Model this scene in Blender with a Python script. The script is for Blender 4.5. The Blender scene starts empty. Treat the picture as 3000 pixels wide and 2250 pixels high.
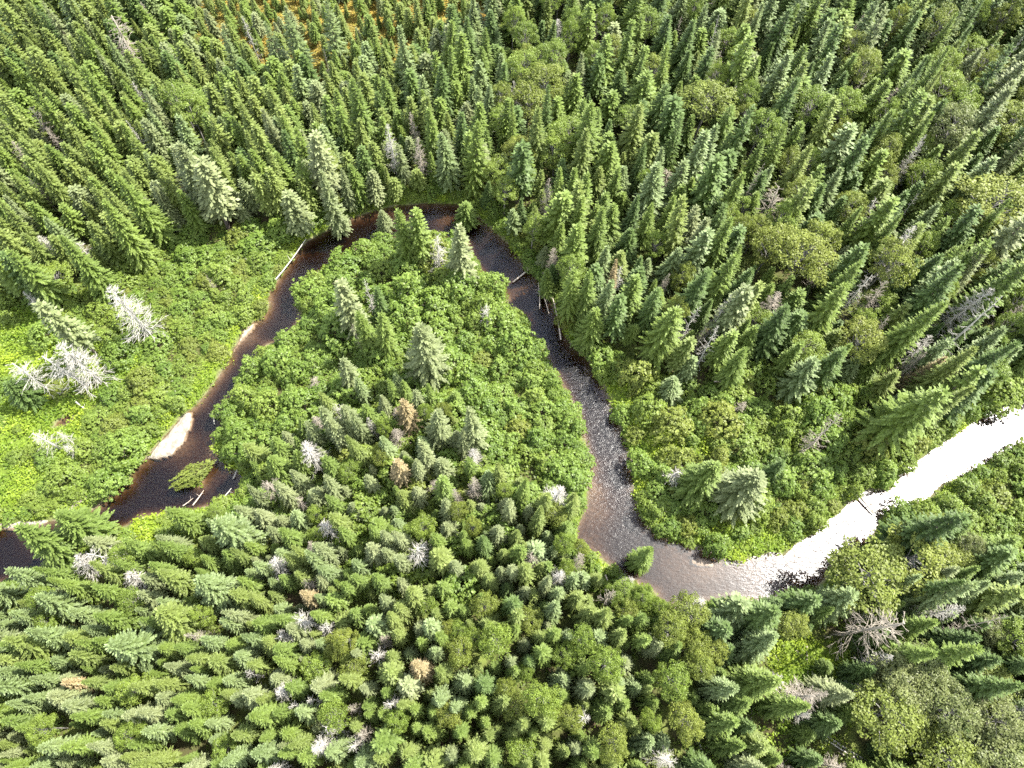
import bpy, math, random
import numpy as np
from mathutils import Vector, Matrix

rng = np.random.default_rng(7)
random.seed(7)
scene = bpy.context.scene
COL = scene.collection
TAU = 2 * math.pi

# ------------------------------------------------------------------ camera
F_PX, W_PX, H_PX = 2080.0, 3000, 2250
CAM_H = 75.0
TILT, ROLL = math.radians(24.8), math.radians(2.4)
Rm = (Matrix.Rotation(TILT, 3, 'X') @ Matrix.Rotation(ROLL, 3, 'Z'))
R = np.array(Rm)
cam_d = bpy.data.cameras.new('camera')
cam = bpy.data.objects.new('camera', cam_d)
COL.objects.link(cam)
cam.matrix_world = Matrix.Translation((0, 0, CAM_H)) @ Rm.to_4x4()
cam_d.sensor_fit = 'HORIZONTAL'
cam_d.sensor_width = 36.0
cam_d.lens = F_PX / W_PX * 36.0
cam_d.clip_start, cam_d.clip_end = 0.5, 9000
scene.camera = cam


def ground(px, py, z=0.0):
    """photo pixel(s) -> world x, y on the level z"""
    px, py = np.asarray(px, float), np.asarray(py, float)
    d = np.stack([(px - W_PX / 2) / F_PX, -(py - H_PX / 2) / F_PX, -np.ones_like(px)], -1) @ R.T
    k = (z - CAM_H) / d[..., 2]
    return np.stack([d[..., 0] * k, d[..., 1] * k], -1)


def project(x, y, z):
    p = np.stack(np.broadcast_arrays(np.asarray(x, float), np.asarray(y, float), np.asarray(z, float) - CAM_H), -1) @ R
    w = np.maximum(-p[..., 2], 1e-6)
    return np.stack([W_PX / 2 + F_PX * p[..., 0] / w, H_PX / 2 - F_PX * p[..., 1] / w], -1)


def inside(pts, poly):
    pts, poly = np.asarray(pts, float), np.asarray(poly, float)
    x, y = pts[..., 0], pts[..., 1]
    c = np.zeros(x.shape, bool)
    n = len(poly)
    for i in range(n):
        x1, y1 = poly[i]
        x2, y2 = poly[(i + 1) % n]
        if y1 == y2:
            continue
        m = (y1 > y) != (y2 > y)
        c ^= m & (x < (x2 - x1) * (y - y1) / (y2 - y1) + x1)
    return c


def seg_dist(pts, poly, closed=True):
    pts = np.asarray(pts, float)
    best = np.full(pts.shape[:-1], 1e9)
    n = len(poly)
    for i in range(n if closed else n - 1):
        a, b = np.asarray(poly[i]), np.asarray(poly[(i + 1) % n])
        ab = b - a
        t = np.clip(((pts - a) @ ab) / max(ab @ ab, 1e-9), 0, 1)
        d = np.linalg.norm(pts - a - t[..., None] * ab, axis=-1)
        best = np.minimum(best, d)
    return best


def sstep(a, b, x):
    t = np.clip((x - a) / (b - a), 0, 1)
    return t * t * (3 - 2 * t)


# ------------------------------------------------------------------ value noise for placement and terrain
_perm = rng.random((64, 64))


def vnoise(x, y):
    x, y = np.asarray(x, float), np.asarray(y, float)
    xi, yi = np.floor(x).astype(int), np.floor(y).astype(int)
    fx, fy = x - xi, y - yi
    fx, fy = fx * fx * (3 - 2 * fx), fy * fy * (3 - 2 * fy)
    g = lambda a, b: _perm[a % 64, b % 64]
    return (g(xi, yi) * (1 - fx) + g(xi + 1, yi) * fx) * (1 - fy) + (g(xi, yi + 1) * (1 - fx) + g(xi + 1, yi + 1) * fx) * fy


# ------------------------------------------------------------------ the river, traced in photo pixels
OUT = [(-260, 1640), (-120, 1560), (0, 1538), (110, 1530), (200, 1512), (253, 1500), (312, 1455), (348, 1423), (377, 1401), (384, 1378), (416, 1347), (479, 1275), (533, 1214),
       (565, 1191), (588, 1166), (610, 1139), (633, 1107), (646, 1084), (669, 1057), (676, 1026), (692, 1003), (710, 958), (741, 938),
       (768, 931), (784, 899), (784, 858), (805, 827), (836, 782), (854, 750), (895, 705), (949, 678), (1003, 644), (1085, 617),
       (1153, 601), (1248, 592), (1336, 596), (1400, 630), (1440, 668), (1490, 712), (1525, 760), (1573, 815), (1614, 868), (1641, 949), (1682, 1017),
       (1728, 1055), (1741, 1085), (1778, 1143), (1800, 1202), (1818, 1252), (1836, 1306), (1854, 1351), (1857, 1405), (1863, 1455),
       (1872, 1496), (1890, 1532), (1920, 1560), (1963, 1583), (2009, 1592), (2068, 1605), (2108, 1628), (2149, 1640), (2181, 1640), (2222, 1626),
       (2271, 1615), (2298, 1626), (2319, 1600), (2389, 1556), (2425, 1524), (2457, 1502), (2497, 1455), (2533, 1433), (2579, 1430),
       (2606, 1432), (2633, 1392), (2665, 1362), (2705, 1338), (2769, 1290), (2827, 1254), (2872, 1218), (2904, 1195), (2958, 1188),
       (3000, 1178), (3200, 1100)]
INN = [(-260, 1760), (-100, 1720), (0, 1690), (90, 1650), (200, 1590), (300, 1545), (362, 1520), (384, 1500), (452, 1495), (538, 1482), (583, 1472), (651, 1458), (683, 1422), (692, 1372),
       (651, 1350), (642, 1322), (603, 1303), (612, 1261), (635, 1234), (644, 1160), (680, 1142), (694, 1110), (712, 1068), (748, 1042),
       (766, 988), (811, 974), (852, 938), (874, 906), (856, 865), (865, 820), (892, 793), (920, 775), (978, 734), (1060, 694),
       (1166, 668), (1260, 668), (1356, 672), (1370, 722), (1409, 773), (1429, 793), (1477, 833), (1491, 870), (1540, 906), (1549, 946), (1581, 978),
       (1599, 1010), (1622, 1064), (1644, 1105), (1694, 1186), (1703, 1248), (1721, 1276), (1727, 1320), (1722, 1369), (1724, 1405), (1724, 1451),
       (1712, 1496), (1690, 1532), (1694, 1575), (1760, 1620), (1800, 1650), (1859, 1690), (1931, 1730), (1949, 1768), (2000, 1776), (2032, 1785),
       (2080, 1760), (2149, 1750), (2167, 1756), (2267, 1752), (2307, 1743), (2362, 1728), (2407, 1720), (2439, 1692), (2459, 1651), (2499, 1633),
       (2531, 1592), (2572, 1588), (2590, 1552), (2610, 1500), (2640, 1482), (2680, 1469), (2748, 1453), (2771, 1430), (2793, 1407), (2861, 1376),
       (2906, 1353), (2960, 1326), (3000, 1300), (3200, 1200)]
OUT, INN = np.array(OUT, float), np.array(INN, float)
WATER_PX = np.concatenate([OUT, INN[::-1]])                 # the water one sees, in the photo
RIVER = np.concatenate([ground(OUT[:, 0], OUT[:, 1], 0.15), ground(INN[::-1, 0], INN[::-1, 1], 2.0)])
POND_PX = np.array([(138, 1262), (162, 1232), (194, 1208), (214, 1222), (200, 1244), (166, 1246)], float)
POND = ground(POND_PX[:, 0], POND_PX[:, 1], 0.2)

ISLET_C = ground(566, 1404)
BARS_PX = {
    'bar_a': [(416, 1349), (440, 1322), (479, 1275), (533, 1212), (558, 1196), (568, 1205), (562, 1247), (540, 1300), (505, 1336), (460, 1350)],
    'bar_b': [(676, 1024), (692, 1000), (708, 960), (742, 938), (756, 944), (745, 965), (722, 990), (700, 1012), (684, 1034)],
    'bar_c': [(190, 1496), (215, 1470), (262, 1434), (276, 1444), (262, 1468), (232, 1490), (205, 1506)],
    'bar_d': [(-60, 1556), (-40, 1530), (60, 1522), (150, 1514), (160, 1530), (120, 1544), (40, 1556)],
    'bar_e': [(2022, 1640), (2040, 1630), (2070, 1631), (2096, 1646), (2092, 1662), (2060, 1665), (2030, 1656)],
    'bar_f': [(2318, 1618), (2322, 1592), (2360, 1570), (2388, 1558), (2378, 1576), (2345, 1606)],
}
# (photo px, radius m, depth m): places where the bed comes up
SHOALS = [((520, 1300), 3.5, .18), ((725, 985), 2.5, .15), ((1735, 1440), 2.6, .05), ((1728, 1370), 2.0, .12), ((1745, 1500), 3.0, .25), ((2060, 1648), 4.5, .16),
          ((1300, 640), 3.0, .35), ((1490, 800), 3.0, .35), ((1530, 850), 2.5, .3), ((2330, 1600), 3.0, .2), ((600, 1385), 2.5, .35), ((360, 1420), 1.5, .25),
          ((1160, 640), 2.5, .4), ((780, 880), 1.5, .25), ((1980, 1650), 4, .45), ((1720, 1580), 3, .4), ((2210, 1680), 4, .45), ((100, 1545), 3, .2)]


def river_sd(pts):
    """metres outside (+) or inside (-) the water"""
    s = seg_dist(pts, RIVER)
    s = np.where(inside(pts, RIVER), -s, s)
    q = seg_dist(pts, POND)
    q = np.where(inside(pts, POND), -q, q)
    return np.minimum(s, q)


def terrain(pts, sd=None):
    pts = np.asarray(pts, float)
    sd = river_sd(pts) if sd is None else sd
    bump = (vnoise(pts[..., 0] * .7 + 9, pts[..., 1] * .7) - .5) * .22 + (vnoise(pts[..., 0] * .13, pts[..., 1] * .13 + 5) - .5) * .5
    out = .06 + .42 * sstep(0, 1.6, sd) + .25 * sstep(1.5, 7, sd) + bump * sstep(.2, 2.5, sd)
    depth = .10 + .85 * sstep(0, 1.7, -sd) + (vnoise(pts[..., 0] * .5, pts[..., 1] * .5) - .5) * .25
    for (p, r, d) in SHOALS:
        c = ground(*p)
        k = np.exp(-((pts - c) ** 2).sum(-1) / (r * r * .5))
        depth = depth * (1 - k) + d * k
    z = np.where(sd > 0, out, -np.maximum(depth, .03) * sstep(-.05, .5, -sd) + .06 * (1 - sstep(0, .5, -sd)))
    e = (pts - ISLET_C) @ np.array([[.8, .6], [-.6, .8]])
    k = np.exp(-((e[..., 0] / 1.9) ** 2 + (e[..., 1] / 0.9) ** 2))
    return z * (1 - k) + .28 * k


# ------------------------------------------------------------------ materials
def mat(name):
    m = bpy.data.materials.new(name)
    m.use_nodes = True
    nt = m.node_tree
    nt.nodes.clear()
    out = nt.nodes.new('ShaderNodeOutputMaterial')
    return m, nt, out


def N(nt, t, **kw):
    n = nt.nodes.new(t)
    for k, v in kw.items():
        setattr(n, k, v)
    return n


def ramp(nt, stops, fac=None):
    r = N(nt, 'ShaderNodeValToRGB')
    e = r.color_ramp.elements
    e[0].position, e[0].color = stops[0][0], (*stops[0][1], 1)
    e[1].position, e[1].color = stops[-1][0], (*stops[-1][1], 1)
    for p, c in stops[1:-1]:
        x = e.new(p)
        x.color = (*c, 1)
    if fac is not None:
        nt.links.new(fac, r.inputs[0])
    return r


def leaf_mat(name, cols, tip, trans=.3, tip_amt=.6, spec=.35, rough=.55):
    """cols: darkest to lightest plant of the kind; tip: colour of new shoots; on conifers also bloom and painted sky sheen"""
    m, nt, out = mat(name)
    L = nt.links.new
    oi = N(nt, 'ShaderNodeObjectInfo')
    base = ramp(nt, [(i / (len(cols) - 1), c) for i, c in enumerate(cols)], oi.outputs['Random'])
    at = N(nt, 'ShaderNodeAttribute', attribute_name='tint')
    ag = N(nt, 'ShaderNodeAttribute', attribute_name='tip_mix')
    hs = N(nt, 'ShaderNodeMix', data_type='RGBA', blend_type='MIX')
    ml = N(nt, 'ShaderNodeMath', operation='MULTIPLY')
    L(ag.outputs['Fac'], ml.inputs[0]); ml.inputs[1].default_value = tip_amt
    L(ml.outputs[0], hs.inputs['Factor']); L(base.outputs[0], hs.inputs[6]); hs.inputs[7].default_value = (*tip, 1)
    mu = N(nt, 'ShaderNodeMix', data_type='RGBA', blend_type='MULTIPLY')
    mu.inputs['Factor'].default_value = 1
    L(hs.outputs[2], mu.inputs[6]); L(at.outputs['Color'], mu.inputs[7])
    p = N(nt, 'ShaderNodeBsdfPrincipled')
    L(mu.outputs[2], p.inputs['Base Color'])
    p.inputs['Roughness'].default_value = rough
    p.inputs['Specular IOR Level'].default_value = spec
    tr = N(nt, 'ShaderNodeBsdfTranslucent')
    tc = N(nt, 'ShaderNodeMix', data_type='RGBA', blend_type='MULTIPLY')
    tc.inputs['Factor'].default_value = 1
    L(mu.outputs[2], tc.inputs[6]); tc.inputs[7].default_value = (1.5, 1.55, .7, 1)
    L(tc.outputs[2], tr.inputs['Color'])
    mx = N(nt, 'ShaderNodeMixShader'); mx.inputs[0].default_value = trans
    L(p.outputs[0], mx.inputs[1]); L(tr.outputs[0], mx.inputs[2]); L(mx.outputs[0], out.inputs[0])
    return m


def bark_mat(name, a, b, scale=6.0):
    m, nt, out = mat(name)
    L = nt.links.new
    tc = N(nt, 'ShaderNodeTexCoord')
    mp = N(nt, 'ShaderNodeMapping'); mp.inputs['Scale'].default_value = (1, 1, .25)
    no = N(nt, 'ShaderNodeTexNoise'); no.inputs['Scale'].default_value = scale; no.inputs['Detail'].default_value = 4
    L(tc.outputs['Object'], mp.inputs[0]); L(mp.outputs[0], no.inputs[0])
    r = ramp(nt, [(.3, a), (.7, b)], no.outputs['Fac'])
    p = N(nt, 'ShaderNodeBsdfPrincipled'); p.inputs['Roughness'].default_value = .85
    p.inputs['Specular IOR Level'].default_value = .2
    L(r.outputs[0], p.inputs[0]); L(p.outputs[0], out.inputs[0])
    return m


M = {}
M['dark'] = leaf_mat('dark_needles', [(.036, .064, .013), (.048, .082, .015), (.062, .098, .017)], (.115, .165, .055), .25, .6, .2)
M['mid'] = leaf_mat('green_needles', [(.062, .098, .016), (.080, .120, .018), (.096, .136, .020)], (.16, .215, .055), .27, .6, .2)
M['yellow'] = leaf_mat('yellow_green_needles', [(.080, .112, .020), (.098, .132, .024), (.118, .148, .030)], (.185, .225, .07), .3, .6, .2)
M['blue'] = leaf_mat('blue_green_needles', [(.068, .100, .026), (.085, .118, .032), (.104, .136, .040)], (.20, .255, .115), .25, .6, .25)
M['pale'] = leaf_mat('pale_lichened_needles', [(.092, .118, .040), (.115, .140, .052), (.140, .160, .066)], (.23, .26, .135), .27, .5, .2)
M['rust'] = leaf_mat('rusty_needles', [(.15, .125, .055), (.19, .145, .065)], (.29, .23, .13), .2, .6, .2)
M['alder'] = leaf_mat('alder_leaves', [(.084, .138, .022), (.100, .158, .025), (.118, .176, .028)], (.185, .25, .05), .38, .6, .28, .48)
M['birch'] = leaf_mat('birch_leaves', [(.100, .128, .020), (.118, .146, .024), (.140, .162, .028)], (.18, .21, .045), .34, .5, .25, .5)
M['olive'] = leaf_mat('olive_leaves', [(.085, .106, .030), (.100, .122, .036), (.118, .135, .044)], (.16, .175, .07), .32, .5, .25, .5)
M['aspen'] = leaf_mat('bright_leaves', [(.092, .138, .020), (.112, .160, .022), (.130, .176, .026)], (.185, .24, .045), .36, .5, .3, .5)
M['herb'] = leaf_mat('herb_leaves', [(.135, .215, .022), (.135, .215, .022)], (.24, .30, .025), .46, .8, .3, .5)
M['bark'] = bark_mat('dark_bark', (.05, .04, .032), (.11, .09, .075))
M['grey'] = bark_mat('weathered_wood', (.27, .255, .22), (.44, .42, .37))
M['greyer'] = bark_mat('grey_dead_wood', (.19, .165, .13), (.33, .29, .235))
M['birchbark'] = bark_mat('pale_bark', (.10, .095, .08), (.26, .25, .225), 10)
M['log'] = bark_mat('log_wood', (.22, .18, .14), (.42, .37, .31))

# ground: forest floor, bog moss, meadow soil, wet margin and river bed
m, nt, out = mat('forest_floor')
L = nt.links.new
geo = N(nt, 'ShaderNodeNewGeometry')
n1 = N(nt, 'ShaderNodeTexNoise'); n1.inputs['Scale'].default_value = .55; n1.inputs['Detail'].default_value = 8
n2 = N(nt, 'ShaderNodeTexNoise'); n2.inputs['Scale'].default_value = 3.2; n2.inputs['Detail'].default_value = 6
L(geo.outputs['Position'], n1.inputs[0]); L(geo.outputs['Position'], n2.inputs[0])
r1 = ramp(nt, [(.3, (.050, .036, .022)), (.5, (.055, .060, .020)), (.68, (.10, .125, .03))], n1.outputs['Fac'])
r2 = ramp(nt, [(.3, (.17, .115, .030)), (.5, (.19, .15, .03)), (.7, (.14, .17, .035))], n2.outputs['Fac'])
r3 = ramp(nt, [(.3, (.075, .060, .042)), (.7, (.17, .14, .10))], n2.outputs['Fac'])
ab = N(nt, 'ShaderNodeAttribute', attribute_name='bog')
aw = N(nt, 'ShaderNodeAttribute', attribute_name='bed')
mx1 = N(nt, 'ShaderNodeMix', data_type='RGBA'); mx2 = N(nt, 'ShaderNodeMix', data_type='RGBA'); mx3 = N(nt, 'ShaderNodeMix', data_type='RGBA')
am = N(nt, 'ShaderNodeAttribute', attribute_name='meadow')
r4 = ramp(nt, [(.3, (.055, .075, .014)), (.7, (.11, .16, .022))], n2.outputs['Fac'])
L(am.outputs['Fac'], mx3.inputs[0]); L(mx1.outputs[2], mx3.inputs[6]); L(r4.outputs[0], mx3.inputs[7])
L(ab.outputs['Fac'], mx1.inputs[0]); L(r1.outputs[0], mx1.inputs[6]); L(r2.outputs[0], mx1.inputs[7])
L(aw.outputs['Fac'], mx2.inputs[0]); L(mx3.outputs[2], mx2.inputs[6]); L(r3.outputs[0], mx2.inputs[7])
p = N(nt, 'ShaderNodeBsdfPrincipled'); p.inputs['Roughness'].default_value = .95; p.inputs['Specular IOR Level'].default_value = .1
bp = N(nt, 'ShaderNodeBump'); bp.inputs['Strength'].default_value = .6; bp.inputs['Distance'].default_value = .15
L(n2.outputs['Fac'], bp.inputs['Height']); L(bp.outputs[0], p.inputs['Normal'])
L(mx2.outputs[2], p.inputs[0]); L(p.outputs[0], out.inputs[0])
M['ground'] = m

m, nt, out = mat('pale_sand')
L = nt.links.new
geo = N(nt, 'ShaderNodeNewGeometry')
n1 = N(nt, 'ShaderNodeTexNoise'); n1.inputs['Scale'].default_value = 2.2; n1.inputs['Detail'].default_value = 9
n2 = N(nt, 'ShaderNodeTexVoronoi'); n2.inputs['Scale'].default_value = 5.5
L(geo.outputs['Position'], n1.inputs[0]); L(geo.outputs['Position'], n2.inputs[0])
r1 = ramp(nt, [(.32, (.13, .112, .085)), (.5, (.215, .19, .15)), (.7, (.29, .265, .22))], n1.outputs['Fac'])
r2 = ramp(nt, [(.1, (.62, .55, .45)), (.35, (1, 1, 1))], n2.outputs['Distance'])
mu = N(nt, 'ShaderNodeMix', data_type='RGBA', blend_type='MULTIPLY'); mu.inputs[0].default_value = .7
L(r1.outputs[0], mu.inputs[6]); L(r2.outputs[0], mu.inputs[7])
p = N(nt, 'ShaderNodeBsdfPrincipled'); p.inputs['Roughness'].default_value = .9
bp = N(nt, 'ShaderNodeBump'); bp.inputs['Strength'].default_value = .5; bp.inputs['Distance'].default_value = .08
L(n2.outputs['Distance'], bp.inputs['Height']); L(bp.outputs[0], p.inputs['Normal'])
L(mu.outputs[2], p.inputs[0]); L(p.outputs[0], out.inputs[0])
M['sand'] = m

# river water: reflecting rippled skin over tea-brown absorbing water
m, nt, out = mat('tea_brown_water')
L = nt.links.new
geo = N(nt, 'ShaderNodeNewGeometry')
rf = N(nt, 'ShaderNodeAttribute', attribute_name='riffle')
fl = N(nt, 'ShaderNodeAttribute', attribute_name='flow')
vm = N(nt, 'ShaderNodeVectorMath', operation='ADD')
L(geo.outputs['Position'], vm.inputs[0])
w1 = N(nt, 'ShaderNodeTexNoise'); w1.inputs['Scale'].default_value = 2.6; w1.inputs['Detail'].default_value = 3; w1.inputs['Distortion'].default_value = .6
w2 = N(nt, 'ShaderNodeTexNoise'); w2.inputs['Scale'].default_value = 9.0; w2.inputs['Detail'].default_value = 4; w2.inputs['Distortion'].default_value = .8
mp = N(nt, 'ShaderNodeMapping'); mp.inputs['Rotation'].default_value = (0, 0, math.radians(-25)); mp.inputs['Scale'].default_value = (.55, 1.5, 1)
L(vm.outputs[0], mp.inputs[0]); L(mp.outputs[0], w1.inputs[0]); L(vm.outputs[0], w2.inputs[0])
ad = N(nt, 'ShaderNodeMath', operation='MULTIPLY_ADD')
L(w2.outputs['Fac'], ad.inputs[0]); ad.inputs[1].default_value = .35; L(w1.outputs['Fac'], ad.inputs[2])
st = N(nt, 'ShaderNodeMapRange'); st.inputs['To Min'].default_value = .10; st.inputs['To Max'].default_value = 1.0
L(rf.outputs['Fac'], st.inputs['Value'])
bp = N(nt, 'ShaderNodeBump'); bp.inputs['Distance'].default_value = .06
L(st.outputs[0], bp.inputs['Strength']); L(ad.outputs[0], bp.inputs['Height'])
gl = N(nt, 'ShaderNodeBsdfGlossy'); gl.distribution = 'GGX'
rr = N(nt, 'ShaderNodeMapRange'); rr.inputs['To Min'].default_value = .28; rr.inputs['To Max'].default_value = .25
L(rf.outputs['Fac'], rr.inputs['Value']); L(rr.outputs[0], gl.inputs['Roughness'])
L(bp.outputs[0], gl.inputs['Normal'])
tr = N(nt, 'ShaderNodeBsdfTransparent'); tr.inputs[0].default_value = (.93, .86, .78, 1)
fr = N(nt, 'ShaderNodeFresnel'); fr.inputs['IOR'].default_value = 1.45
L(bp.outputs[0], fr.inputs['Normal'])
mx = N(nt, 'ShaderNodeMixShader')
L(fr.outputs[0], mx.inputs[0]); L(tr.outputs[0], mx.inputs[1]); L(gl.outputs[0], mx.inputs[2])
L(mx.outputs[0], out.inputs['Surface'])
va = N(nt, 'ShaderNodeVolumeAbsorption'); va.inputs['Color'].default_value = (.42, .27, .13, 1); va.inputs['Density'].default_value = 2.7
L(va.outputs[0], out.inputs['Volume'])
M['water'] = m


# ------------------------------------------------------------------ mesh building
class Quads:
    def __init__(s):
        s.v, s.t, s.y = [], [], []

    def add(s, a, b, c, d, tint=1.0, tip_mix=0.0):
        s.v.append((a, b, c, d)); s.t.append(tint); s.y.append(tip_mix)

    def mesh(s, name, m, smooth=False):
        v = np.array(s.v, np.float32).reshape(-1, 3)
        return raw_mesh(name, v, np.arange(len(v)).reshape(-1, 4), m, {'tint': np.array(s.t, np.float32), 'tip_mix': np.array(s.y, np.float32)}, smooth)


def raw_mesh(name, v, f, m, face_attr=None, smooth=False, vert_attr=None):
    me = bpy.data.meshes.new(name)
    me.vertices.add(len(v)); me.vertices.foreach_set('co', np.ascontiguousarray(v, np.float32).ravel())
    k = f.shape[1]
    me.loops.add(f.size); me.loops.foreach_set('vertex_index', np.ascontiguousarray(f, np.int32).ravel())
    me.polygons.add(len(f)); me.polygons.foreach_set('loop_start', np.arange(0, f.size, k, dtype=np.int32))
    if smooth:
        me.polygons.foreach_set('use_smooth', np.ones(len(f), bool))
    for n, a in (face_attr or {}).items():
        at = me.attributes.new(n, 'FLOAT', 'FACE'); at.data.foreach_set('value', np.ascontiguousarray(a, np.float32))
    for n, a in (vert_attr or {}).items():
        at = me.attributes.new(n, 'FLOAT', 'POINT'); at.data.foreach_set('value', np.ascontiguousarray(a, np.float32))
    me.materials.append(m)
    me.update(calc_edges=True)
    return me


def unit(v):
    return v / (np.linalg.norm(v) + 1e-9)


UP = np.array([0, 0, 1.0])


def tube(vs, fs, pts, rad, sides=4):
    """append a tapered tube along pts to the lists vs, fs"""
    n0 = len(vs)
    pts = [np.asarray(p, float) for p in pts]
    for i, p in enumerate(pts):
        d = unit(pts[min(i + 1, len(pts) - 1)] - pts[max(i - 1, 0)])
        a = unit(np.cross(d, (1, 0, 0) if abs(d[0]) < .8 else (0, 1, 0)))
        b = np.cross(d, a)
        for k in range(sides):
            q = TAU * k / sides
            vs.append(p + rad[i] * (a * math.cos(q) + b * math.sin(q)))
    for i in range(len(pts) - 1):
        for k in range(sides):
            a0, a1 = n0 + i * sides + k, n0 + i * sides + (k + 1) % sides
            fs.append((a0, a1, a1 + sides, a0 + sides))
    e = n0 + (len(pts) - 1) * sides
    if sides >= 4:
        fs.append((e, e + 1, e + 2, e + 3) if sides == 4 else (e, e + 1, e + 2, e + sides - 1))


def tube_mesh(name, vs, fs, m):
    return raw_mesh(name, np.array(vs, np.float32), np.array(fs, np.int32), m, None, True)


def conifer(seed, H=12.0, RAD=2.0, power=.85, base=.10, whorl=.34, per=7, droop=.35, sparse=0.0, club=0.0, twig=1.0):
    """crown quads and trunk of a spruce or fir: flat sprays of needle twigs on drooping whorled branches"""
    r = random.Random(seed)
    q = Quads()
    z, zb = base * H, base * H
    lean = np.array([r.uniform(-.02, .02), r.uniform(-.02, .02), 0])
    lop = r.uniform(0, TAU)
    while z < H - .25:
        t = (z - zb) / (H - zb)
        prof = (1 - t) ** power * min(1, .62 + t * 2.6)
        if club:
            prof = max(prof, club * (1 - abs(t - .9) / .1)) if t > .8 else prof * (1 - club * .4 * math.sin(t * 3))
        n = max(4, int(round(per * (1 - .35 * t))))
        a0 = r.uniform(0, TAU)
        for k in range(n):
            if r.random() < sparse:
                continue
            az = a0 + TAU * k / n + r.uniform(-.3, .3)
            Lb = RAD * prof * r.uniform(.70, 1.18) * (1 + .12 * math.cos(az - lop)) + .12
            el = math.radians(-8 + 55 * t ** 1.3 + r.uniform(-10, 10))
            d = np.array([math.cos(az) * math.cos(el), math.sin(az) * math.cos(el), math.sin(el)])
            o = np.array([0, 0, z + r.uniform(-.12, .12)]) + lean * z
            side = np.array([-math.sin(az), math.cos(az), 0])
            nt_ = max(2, int(Lb / (.21 * twig)))
            tone = r.uniform(.82, 1.15)
            for i in range(nt_ + 1):
                s = .22 + .78 * i / nt_
                p = o + d * (Lb * s) + UP * (-droop * Lb * s * s * .55 + .06 * s)
                dd = unit(d + UP * (-droop * 1.0 * s))
                yg = max(0, (s - .55) / .45) * .75 + .3 * t  # new growth at branch ends; waxy bloom and sky sheen coloured into the treetop
                if i == nt_:
                    dirs = [(dd, .38 * twig)]
                else:
                    ln = (.20 + .42 * Lb * (1 - s) ** .8 * .62) * r.uniform(.8, 1.2)
                    ln = min(ln, .75) * twig
                    dirs = [(unit(dd * .72 + side * .72 - UP * r.uniform(.05, .35)), ln), (unit(dd * .72 - side * .72 - UP * r.uniform(.05, .35)), ln)]
                for (td, ln) in dirs:
                    w = (min(.26, .10 + .30 * ln)) * r.uniform(.85, 1.2) * twig
                    sv = unit(np.cross(td, UP + np.array([r.uniform(-.5, .5), r.uniform(-.5, .5), 0])))
                    mid = p + td * ln * .5
                    q.add(p - td * .05, mid + sv * w * .5, p + td * ln, mid - sv * w * .5, tone * r.uniform(.85, 1.15), min(1, yg * r.uniform(.6, 1.3)))
        z += whorl * r.uniform(.75, 1.2) * (1 - .45 * t)
    for k in range(9):                                   # the leader
        az = r.uniform(0, TAU)
        zz = H - .55 + k * .055
        td = unit(np.array([math.cos(az) * .45, math.sin(az) * .45, .8]))
        p = np.array([0, 0, zz]) + lean * zz
        sv = unit(np.cross(td, UP))
        q.add(p, p + td * .17 + sv * .05, p + td * .36, p + td * .17 - sv * .05, 1, 1)
    vs, fs = [], []
    tube(vs, fs, [np.array([0, 0, zz]) + lean * zz for zz in (-.4, H * .3, H * .65, H * .97)], [H * .0125, H * .010, H * .006, .012], 6)
    return q, (vs, fs)


def leaf_clump(q, c, rad, n, size, r, up=.55, tone=1.0):
    for _ in range(n):
        u = np.array([r.gauss(0, 1), r.gauss(0, 1), abs(r.gauss(0, 1)) * .9 - .25])
        u = unit(u)
        p = c + u * rad * r.uniform(.55, 1.08) * np.array([1, 1, .75])
        nrm = unit(u * (1 - up) + UP * up + np.array([r.uniform(-.5, .5), r.uniform(-.5, .5), r.uniform(-.2, .2)]))
        a = unit(np.cross(nrm, np.array([r.uniform(-1, 1), r.uniform(-1, 1), .2])))
        b = np.cross(nrm, a)
        s = size * r.uniform(.7, 1.3)
        q.add(p - a * s * .55, p + b * s * .36 - nrm * s * .06, p + a * s * .55 - nrm * s * .12, p - b * s * .36 - nrm * s * .06,
              tone * r.uniform(.82, 1.18), max(0, min(1, u[2] * .6 + r.uniform(-.1, .4))))


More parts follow.
